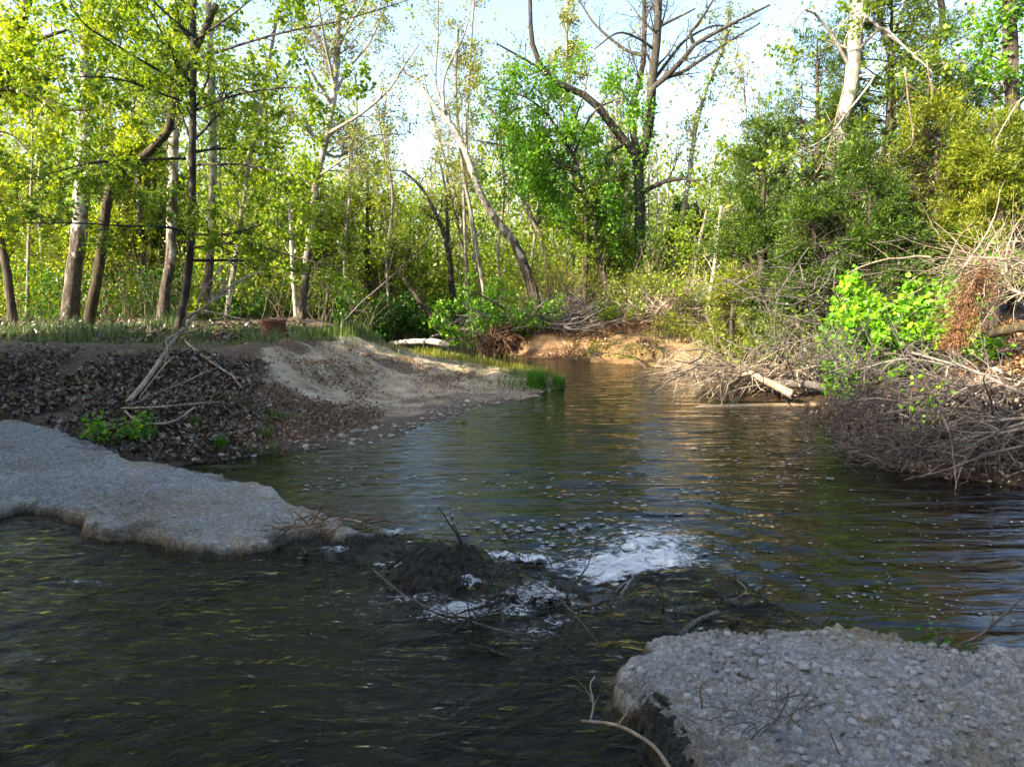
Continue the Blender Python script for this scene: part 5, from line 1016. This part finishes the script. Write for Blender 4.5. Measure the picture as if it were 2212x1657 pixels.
# twig jam on the broken lip
tangle('twig_jam', 'dark wet twigs jammed in the break of the crossing', gp(1085, 1320, 0.33) + np.array([0, 0, 0.06]), (0.7, 0.42, 0.12), 48, (0.15, 0.7), [(-0.8, 0.4, 0.3), (0.8, -0.3, 0.2), (0.3, 0.6, 0.5), (-0.5, -0.5, 0.2)], M['dead_dark'], 0.14, (0.003, 0.008), up=-0.1)
tangle('twig_jam', 'ridge of black sticks and roots along the mossy sill', gp(960, 1215, 0.36), (1.05, 0.3, 0.05), 75, (0.15, 0.6), [(0.8, -0.45, 0.1), (-0.8, 0.45, 0.1), (0.5, 0.4, 0.25)], M['dead_dark'], 0.13, (0.003, 0.008), up=-0.15)
tangle('twig_jam', 'fine dark roots trailing over the mossy lip', gp(990, 1190, 0.3) + np.array([0, 0.05, 0.05]), (0.9, 0.16, 0.08), 45, (0.1, 0.35), [(0.6, 0.3, 0.2), (-0.4, 0.3, 0.3), (0.8, -0.3, -0.1)], M['dead_dark'], 0.16, (0.0015, 0.004), up=-0.2)
tangle('twig_jam', 'thin dark twigs over the shallow ledge beside the near slab', gp(1560, 1330, 0.3), (1.0, 0.4, 0.08), 60, (0.15, 0.7), [(1, 0.3, 0.1), (-0.9, 0.2, 0.2), (0.2, 0.3, 0.7)], M['dead_dark'], 0.1, (0.0015, 0.004), up=-0.1)
FG = [('long dark stick crossing the break with its foot upstream', [(1040, 1455), (1095, 1340), (1105, 1300), (1090, 1245)], 0.30, 0.25, 0.009, 0.005, 'dead_dark', 6), ('thin grey twig arching across the break', [(800, 1225), (880, 1290), (960, 1320), (1060, 1355), (1140, 1370)], 0.38, 0.45, 0.006, 0.004, 'dead_grey', 8),
      ('dark forked stick pointing down stream in the break', [(1260, 1490), (1235, 1420), (1215, 1360), (1190, 1310)], 0.32, 0.34, 0.010, 0.005, 'dead_dark', 6), ('slim grey twig arching right of the break', [(1120, 1240), (1180, 1270), (1235, 1320), (1290, 1385)], 0.42, 0.42, 0.005, 0.003, 'dead_grey', 8),
      ('stout wet stub resting on the ledge by the near slab', [(1470, 1372), (1500, 1345), (1530, 1330), (1552, 1322)], 0.36, 0.40, 0.020, 0.015, 'dead_grey', 3), ('long thin dark branch lying across the shallow ledge', [(1340, 1385), (1450, 1352), (1560, 1320), (1640, 1285), (1690, 1255)], 0.36, 0.3, 0.007, 0.004, 'dead_dark', 12),
      ('pale thin branch curving in from the bottom edge', [(1450, 1665), (1420, 1620), (1385, 1592), (1330, 1565), (1255, 1556)], 0.50, 0.44, 0.010, 0.007, 'dead_tan', 0), ('upright pale twig on the curving branch', [(1275, 1558), (1282, 1520), (1275, 1480), (1285, 1460)], 0.44, 0.56, 0.005, 0.003, 'dead_tan', 3),
      ('slanting pale twig reaching towards the near slab', [(1335, 1566), (1360, 1530), (1390, 1490), (1405, 1470)], 0.47, 0.62, 0.005, 0.003, 'dead_tan', 3), ('short broken branch half sunk in the dark stream', [(905, 1543), (940, 1550), (965, 1552), (1000, 1530), (1040, 1505)], 0.36, 0.30, 0.010, 0.006, 'dead_grey', 2),
      ('bare branch slanting out of the pool at the right edge', [(2075, 1392), (2120, 1370), (2160, 1335), (2230, 1270)], 0.10, 0.35, 0.010, 0.006, 'dead_grey', 5), ('dead reed twig curling near the shallow ledge', [(1600, 1310), (1580, 1300), (1612, 1275), (1590, 1250)], 0.32, 0.42, 0.003, 0.002, 'dead_tan', 2)]
for lab, path, z0, z1, r0, r1, mt, kd in FG:
    zs = np.linspace(z0, z1, len(path)); pts = [gp(px, py, z) for (px, py), z in zip(path, zs)]
    branch('stick', lab, pts, r0, r1, M[mt], kd, (0.08, 0.32), kd * 2, (0.05, 0.14), cat='stick', up=0.2)
tangle('dry_grass_debris', 'dry straw debris caught on the mossy edge of the near slab', gp(1600, 1540, 0.58), (0.36, 0.16, 0.03), 90, (0.06, 0.22), [(1, 0.2, 0.2), (-1, 0, 0.3), (0.3, 0.5, 0.3)], M['dead_grey'], 0.14, (0.0012, 0.003), up=-0.2, cat='debris')
tangle('twig_debris', 'twigs and leaf scraps on the tip of the long slab', gp(690, 1135, 0.54), (0.55, 0.2, 0.03), 90, (0.08, 0.3), [(1, 0.1, 0.1), (-1, 0.1, 0.1), (0.3, 0.6, 0.2)], M['root'], 0.12, (0.002, 0.005), up=-0.1, cat='debris')

# ------------------------------------------------------------------ brown tub
tb = hit(590, 726); tb = np.array([tb[0], tb[1], tb[2] - 0.02]); hw = 0.41
tub = empty('planter_tub', tb, 'rusty brown round tub on the grassy left bank', 'tub')
prof = [(0.0, 0.0), (hw * 0.74, 0.0), (hw * 0.76, 0.02), (hw * 0.88, 0.36), (hw * 0.9, 0.37), (hw * 0.92, 0.44)]
inn = [(hw * 0.86, 0.44), (hw * 0.7, 0.05), (0.0, 0.05)]
def lathe(name, prof, parent, mat, S=28):
    a = np.linspace(0, 2 * np.pi, S, endpoint=False); P = np.array(prof); V = np.stack([np.outer(P[:, 0], np.cos(a)), np.outer(P[:, 0], np.sin(a)), np.repeat(P[:, 1:], S, 1)], -1).reshape(-1, 3)
    idx = np.arange(len(P) * S).reshape(len(P), S); nx = np.roll(idx, -1, 1)
    return put(name, mesh(name, V, [np.stack([idx[:-1], nx[:-1], nx[1:], idx[1:]], -1).reshape(-1, 4)], mat), parent)
lathe('body', prof + inn, tub, M['tub'])
lathe('rim', [(hw * 0.91, 0.425), (hw * 1.0, 0.43), (hw * 1.01, 0.445), (hw * 1.0, 0.47), (hw * 0.86, 0.475), (hw * 0.855, 0.442)], tub, M['tub'])

# ------------------------------------------------------------------ shore stones
smesh = [rock_mesh('shore_stone', M['stone'], 400 + i, 0.6) for i in range(8)]; cmesh = [rock_mesh('cream_stone', M['stone_cream'], 450 + i, 0.7) for i in range(3)]
def stone(px, py, s, me, name, label, group=None, pos=None):
    p = hit(px, py) if pos is None else pos
    o = put(name, me, None, label, 'stone', group); o.location = (p[0], p[1], p[2] + s * 0.2); o.scale = (s * RNG.uniform(0.9, 1.5), s * RNG.uniform(0.8, 1.1), s * RNG.uniform(0.7, 1.0)); o.rotation_euler = (RNG.uniform(-0.2, 0.2), RNG.uniform(-0.2, 0.2), RNG.uniform(0, 6.3)); return o
stone(838, 960, 0.055, cmesh[0], 'cream_stone', 'cream stone alone in the water off the sandbar')
stone(880, 958, 0.04, cmesh[1], 'cream_stone', 'flat tan stone in the water right of the cream one')
stone(660, 968, 0.07, cmesh[2], 'cream_stone', 'pale round stone at the shore below the green tuft')
stone(770, 935, 0.11, smesh[0], 'shore_stone', 'largest grey stone of the band along the sandbar')
stone(738, 946, 0.08, smesh[1], 'shore_stone', 'long flat grey stone left of the largest shore stone')
stone(810, 928, 0.075, smesh[2], 'shore_stone', 'angular grey stone right of the largest shore stone')
stone(475, 985, 0.06, smesh[3], 'shore_stone', 'grey stone at the shore nearest the long slab')
stone(1010, 868, 0.05, cmesh[1], 'cream_stone', 'small white stone on the wet sand at the shore')
n = 0
SH = np.array([p for p in SHORE[1:14]], float); seg = np.linspace(0, len(SH) - 1.001, 400)
while n < 150:
    t = RNG.choice(seg); i = int(t); p = SH[i] * (1 - t + i) + SH[i + 1] * (t - i)
    px, py = p[0] + RNG.normal() * 14, p[1] - abs(RNG.normal()) * 14 + 4
    q = hit(px, py); s = RNG.uniform(0.018, 0.05) * (0.8 + q[1] / 40)
    stone(px, py, s, smesh[n % 8], 'shore_stone', 'small grey stone in the pebbly band along the sandbar waterline', 'stones along the sandbar waterline', q); n += 1
n = 0
while n < 40:
    px, py = RNG.uniform(470, 760), RNG.uniform(860, 965); q = hit(px, py)
    if q[2] < 0.03: continue
    stone(px, py, RNG.uniform(0.02, 0.05), smesh[n % 8], 'shore_stone', 'small stone half buried in leaf litter on the bank below the sandbar', 'stones in the bank litter', q); n += 1

gw = NT('wet_stone'); _n = gw.noise(8, 5, 0.65, gw.obj()); M['wet_stone'] = gw.done(gw.pbsdf(gw.ramp(_n, [(0.3, (0.008, 0.007, 0.004)), (0.55, (0.035, 0.03, 0.017)), (0.75, (0.09, 0.08, 0.055))]), 0.3, 0.5, gw.bump(_n, 0.7, 0.08)))
wmesh = [rock_mesh('wet_stone', M['wet_stone'], 480 + i, 0.55) for i in range(6)]
for i in range(46):
    t = RNG.random(); px = 700 + 440 * t + RNG.normal() * 20; py = 1150 + 100 * t + RNG.normal() * 22 + 16; p = gp(px, py, 0.34 - 0.06 * t)
    stone(px, py, RNG.uniform(0.025, 0.085), wmesh[i % 6], 'wet_stone', 'dark wet stone lodged along the mossy broken sill', 'wet stones on the broken sill', p)
for i in range(16):
    px, py = RNG.uniform(1300, 1660), RNG.uniform(1285, 1350); p = gp(px, py, 0.33)
    stone(px, py, RNG.uniform(0.02, 0.06), wmesh[i % 6], 'wet_stone', 'dark wet stone on the low ledge right of the foam', 'wet stones on the low ledge', p)
# ------------------------------------------------------------------ leaf litter, grass
def scatter_poly(pix, n, noise_thr=None, seed=0):
    P = np.array(wpoly(pix)); lo, hi = P.min(0), P.max(0); out = []; c = 0
    while c < n:
        x = RNG.uniform(lo[0], hi[0], n * 3); y = RNG.uniform(lo[1], hi[1], n * 3); k = poly_sd(P, x, y) < 0.3 * RNG.normal(size=n * 3)
        if noise_thr is not None: k &= fbm(x * 1.1, y * 1.1, 3, seed) > noise_thr
        out.append(np.stack([x[k], y[k]], 1)); c += k.sum()
    return np.concatenate(out)[:n]
BANK = [(-250, 775), (0, 780), (200, 775), (420, 765), (560, 790), (520, 850), (520, 900), (560, 960), (470, 985), (380, 1000), (260, 960), (130, 915), (0, 895), (-250, 890)]
def litter(name, label, xy, size, mat, lift=0.03):
    p = onground(xy[:, 0], xy[:, 1], lift) + np.array([0, 0, 1]) * np.abs(RNG.normal(size=(len(xy), 1))) * 0.035
    V, f = leaves(p, size, 0.8, 0.45, 1.1, None, 0, 0.0, True); return put(name, mesh(name, V, f, mat, False), None, label, 'leaf litter', kind='stuff')
litter('leaf_litter', 'thick brown leaf litter covering the left bank slope', scatter_poly(BANK, 17000, -0.6, 55), RNG.uniform(0.03, 0.1, 17000), M['litter'])
litter('leaf_litter', 'russet leaf drifts in patches on the sandbar', scatter_poly([(560, 850), (700, 830), (760, 860), (830, 900), (780, 925), (640, 962), (480, 980), (520, 900)], 2300, 0.05, 5), 0.05, M['litter_red'])
litter('leaf_litter', 'dark leaf scraps strewn over the upper sandbar', scatter_poly([(560, 760), (760, 745), (900, 790), (1050, 800), (1000, 850), (800, 850), (640, 830)], 3200, -0.05, 6), RNG.uniform(0.012, 0.06, 3200), M['litter_red'])
xy = scatter_poly([(560, 800), (760, 780), (1000, 830), (1130, 850), (980, 896), (860, 925), (740, 950), (600, 965), (500, 970), (560, 880)], 2600, -0.15, 16)
pv, pf = [], []
for i, me in enumerate([rock_mesh('pebble', M['stone'], 520 + k, 0.6) for k in range(4)]):
    co = np.empty(len(me.vertices) * 3); me.vertices.foreach_get('co', co); co = co.reshape(-1, 3); tri = np.array([list(p.vertices) for p in me.polygons])
    q = onground(xy[i::4, 0], xy[i::4, 1], 0.004); sc = 0.008 + 0.022 * RNG.random(len(q)) ** 3
    V = q[:, None, :] + co[None] * sc[:, None, None]; base = sum(len(a) for a in pv)
    pv.append(V.reshape(-1, 3)); pf.append((tri[None] + (np.arange(len(q)) * len(co))[:, None, None]).reshape(-1, 3) + base)
put('gravel', mesh('gravel', np.concatenate(pv), [np.concatenate(pf)], M['stone']), None, 'fine gravel and pebbles strewn over the sandbar', 'gravel', kind='stuff')
litter('leaf_litter', 'dry leaves on the right bank under the brush', scatter_poly([(1780, 760), (2000, 740), (2212, 700), (2300, 780), (2212, 860), (1900, 850), (1800, 840)], 4000), 0.1, M['litter_red'])
litter('leaf_litter', 'dry leaves and crumbs on the orange clay bank', scatter_poly([(1110, 735), (1250, 715), (1430, 725), (1460, 780), (1300, 765), (1150, 758)], 2600, 0.0, 18), 0.07, M['litter_red'])
litter('leaf_litter', 'dark leaves on the bank under the grey brush tangle', scatter_poly([(1790, 880), (1900, 850), (2212, 830), (2350, 900), (2300, 1040), (2000, 1015), (1850, 975)], 5200), 0.07, M['litter'])
litter('leaf_litter', 'dry leaves on the forest floor behind the left bank', scatter_poly([(-100, 700), (300, 695), (640, 700), (640, 730), (300, 740), (-100, 738)], 3000), 0.13, M['litter'])
lm = [mesh('fallen_leaf', *leaves(np.zeros((1, 3)), 1.0, 0.9, 0.5, 1.6, None, 0, 0, True), M['litter'], False) for _ in range(8)]
for i, (x, y) in enumerate(scatter_poly([(0, 800), (260, 800), (500, 860), (600, 930), (470, 980), (300, 975), (130, 905), (0, 890)], 260)):
    o = put('fallen_leaf', lm[i % 8], ground); z = ground_z(np.array([x]), np.array([y]))[0]; o.location = (x, y, z + 0.05); s = RNG.uniform(0.08, 0.14); o.scale = (s, s, s); o.rotation_euler = (RNG.normal() * 0.4, RNG.normal() * 0.4, RNG.uniform(0, 6.3))
def grass(name, label, xy, h, w, mat, lean=0.4, cat='grass', kind='stuff'):
    xy = xy[~((np.abs(xy[:, 0] - tb[0] * xy[:, 1] / tb[1]) < 0.5) & (xy[:, 1] > tb[1] - 3.2) & (xy[:, 1] < tb[1] + 0.5) & (RNG.random(len(xy)) < 0.88))]
    h = h * np.clip(0.75 + 0.9 * fbm(xy[:, 0] * 0.9, xy[:, 1] * 0.9, 3, 91), 0.25, 1.6)
    V, f = blades(onground(xy[:, 0], xy[:, 1], -0.01), h, w, lean); return put(name, mesh(name, V, f, mat, False), None, label, cat, kind=kind)
grass('grass', 'blue green grass along the top of the left bank', scatter_poly([(0, 715), (150, 712), (400, 706), (620, 716), (700, 735), (520, 745), (300, 745), (100, 742)], 4800, 0.02, 7), 0.46, 0.016, M['grass_blue'])
grass('grass', 'short green turf on the left bank top', scatter_poly([(-100, 705), (640, 705), (700, 740), (300, 752), (-100, 745)], 7000, -0.1, 8), 0.16, 0.014, M['grass'])
grass('grass', 'sunlit grass blades around the tub and sandbar crest', scatter_poly([(560, 718), (700, 716), (820, 730), (760, 745), (620, 738)], 1800), 0.38, 0.014, M['grass'])
grass('grass', 'bright yellow green grass in the shallow strip behind the sandbar', scatter_poly([(800, 740), (960, 758), (1080, 775), (1190, 800), (1170, 812), (1050, 790), (900, 765)], 3400), 0.26, 0.018, M['grass_yellow'])
grass('grass', 'lush grass on the point of the sandbar', scatter_poly([(1085, 800), (1180, 805), (1215, 825), (1200, 842), (1120, 848), (1075, 830)], 1500), 0.17, 0.014, M['grass'])
grass('grass', 'yellow plants on the sandy far bank', scatter_poly([(1150, 752), (1290, 742), (1400, 752), (1460, 775), (1400, 778), (1280, 765)], 800, 0.1, 9), 0.2, 0.035, M['grass_yellow'])
grass('grass', 'sparse dry stalks standing on the sandbar', scatter_poly([(660, 760), (900, 760), (1080, 790), (1080, 850), (860, 860), (700, 830)], 130), 0.24, 0.007, M['straw'], 0.3)
grass('grass', 'weedy green tufts on the lower left bank', scatter_poly([(380, 900), (560, 880), (640, 940), (480, 975), (320, 950)], 900, 0.12, 10), 0.16, 0.012, M['grass'])
grass('grass', 'thin green sprouts scattered across the sandbar', scatter_poly([(600, 770), (760, 745), (960, 765), (1080, 800), (1060, 850), (860, 850), (700, 820)], 1500, 0.05, 17), 0.12, 0.01, M['grass'])
for lab, px, py, n, h, s, mt in [('tall bright grass tuft at the water edge of the sandbar', 1160, 838, 420, 0.55, 0.22, 'grass_lush'), ('smaller grass tuft standing in the water off the sandbar point', 1207, 836, 240, 0.36, 0.15, 'grass_lush'), ('vivid green grass mound below the bent driftwood', 312, 950, 420, 0.2, 0.2, 'grass_lush'),
                                 ('upright green grass tuft at the shore near the slab', 478, 975, 130, 0.28, 0.07, 'grass_lush'), ('green grass tuft on the bank right of the driftwood', 425, 925, 160, 0.2, 0.12, 'grass'), ('few green blades growing from the near edge of the long slab', 110, 1125, 26, 0.22, 0.04, 'grass_lush'),
                                 ('little grass sprig standing in the pool off the shore', 1003, 932, 26, 0.16, 0.04, 'grass'), ('small grass tuft on the litter left of the stones', 575, 945, 150, 0.2, 0.15, 'grass')]:
    c = hit(px, py); a = RNG.uniform(0, 6.3, n); rr = np.sqrt(RNG.random(n)) * s; z = max(c[2], -0.05)
    V, f = blades(np.stack([np.cos(a) * rr, np.sin(a) * rr, -0.02 + 0 * a], 1), h, 0.012, 0.55); put('grass_tuft', mesh('grass_tuft', V, f, M[mt], False), None, lab, 'grass tuft', loc=(c[0], c[1], z))
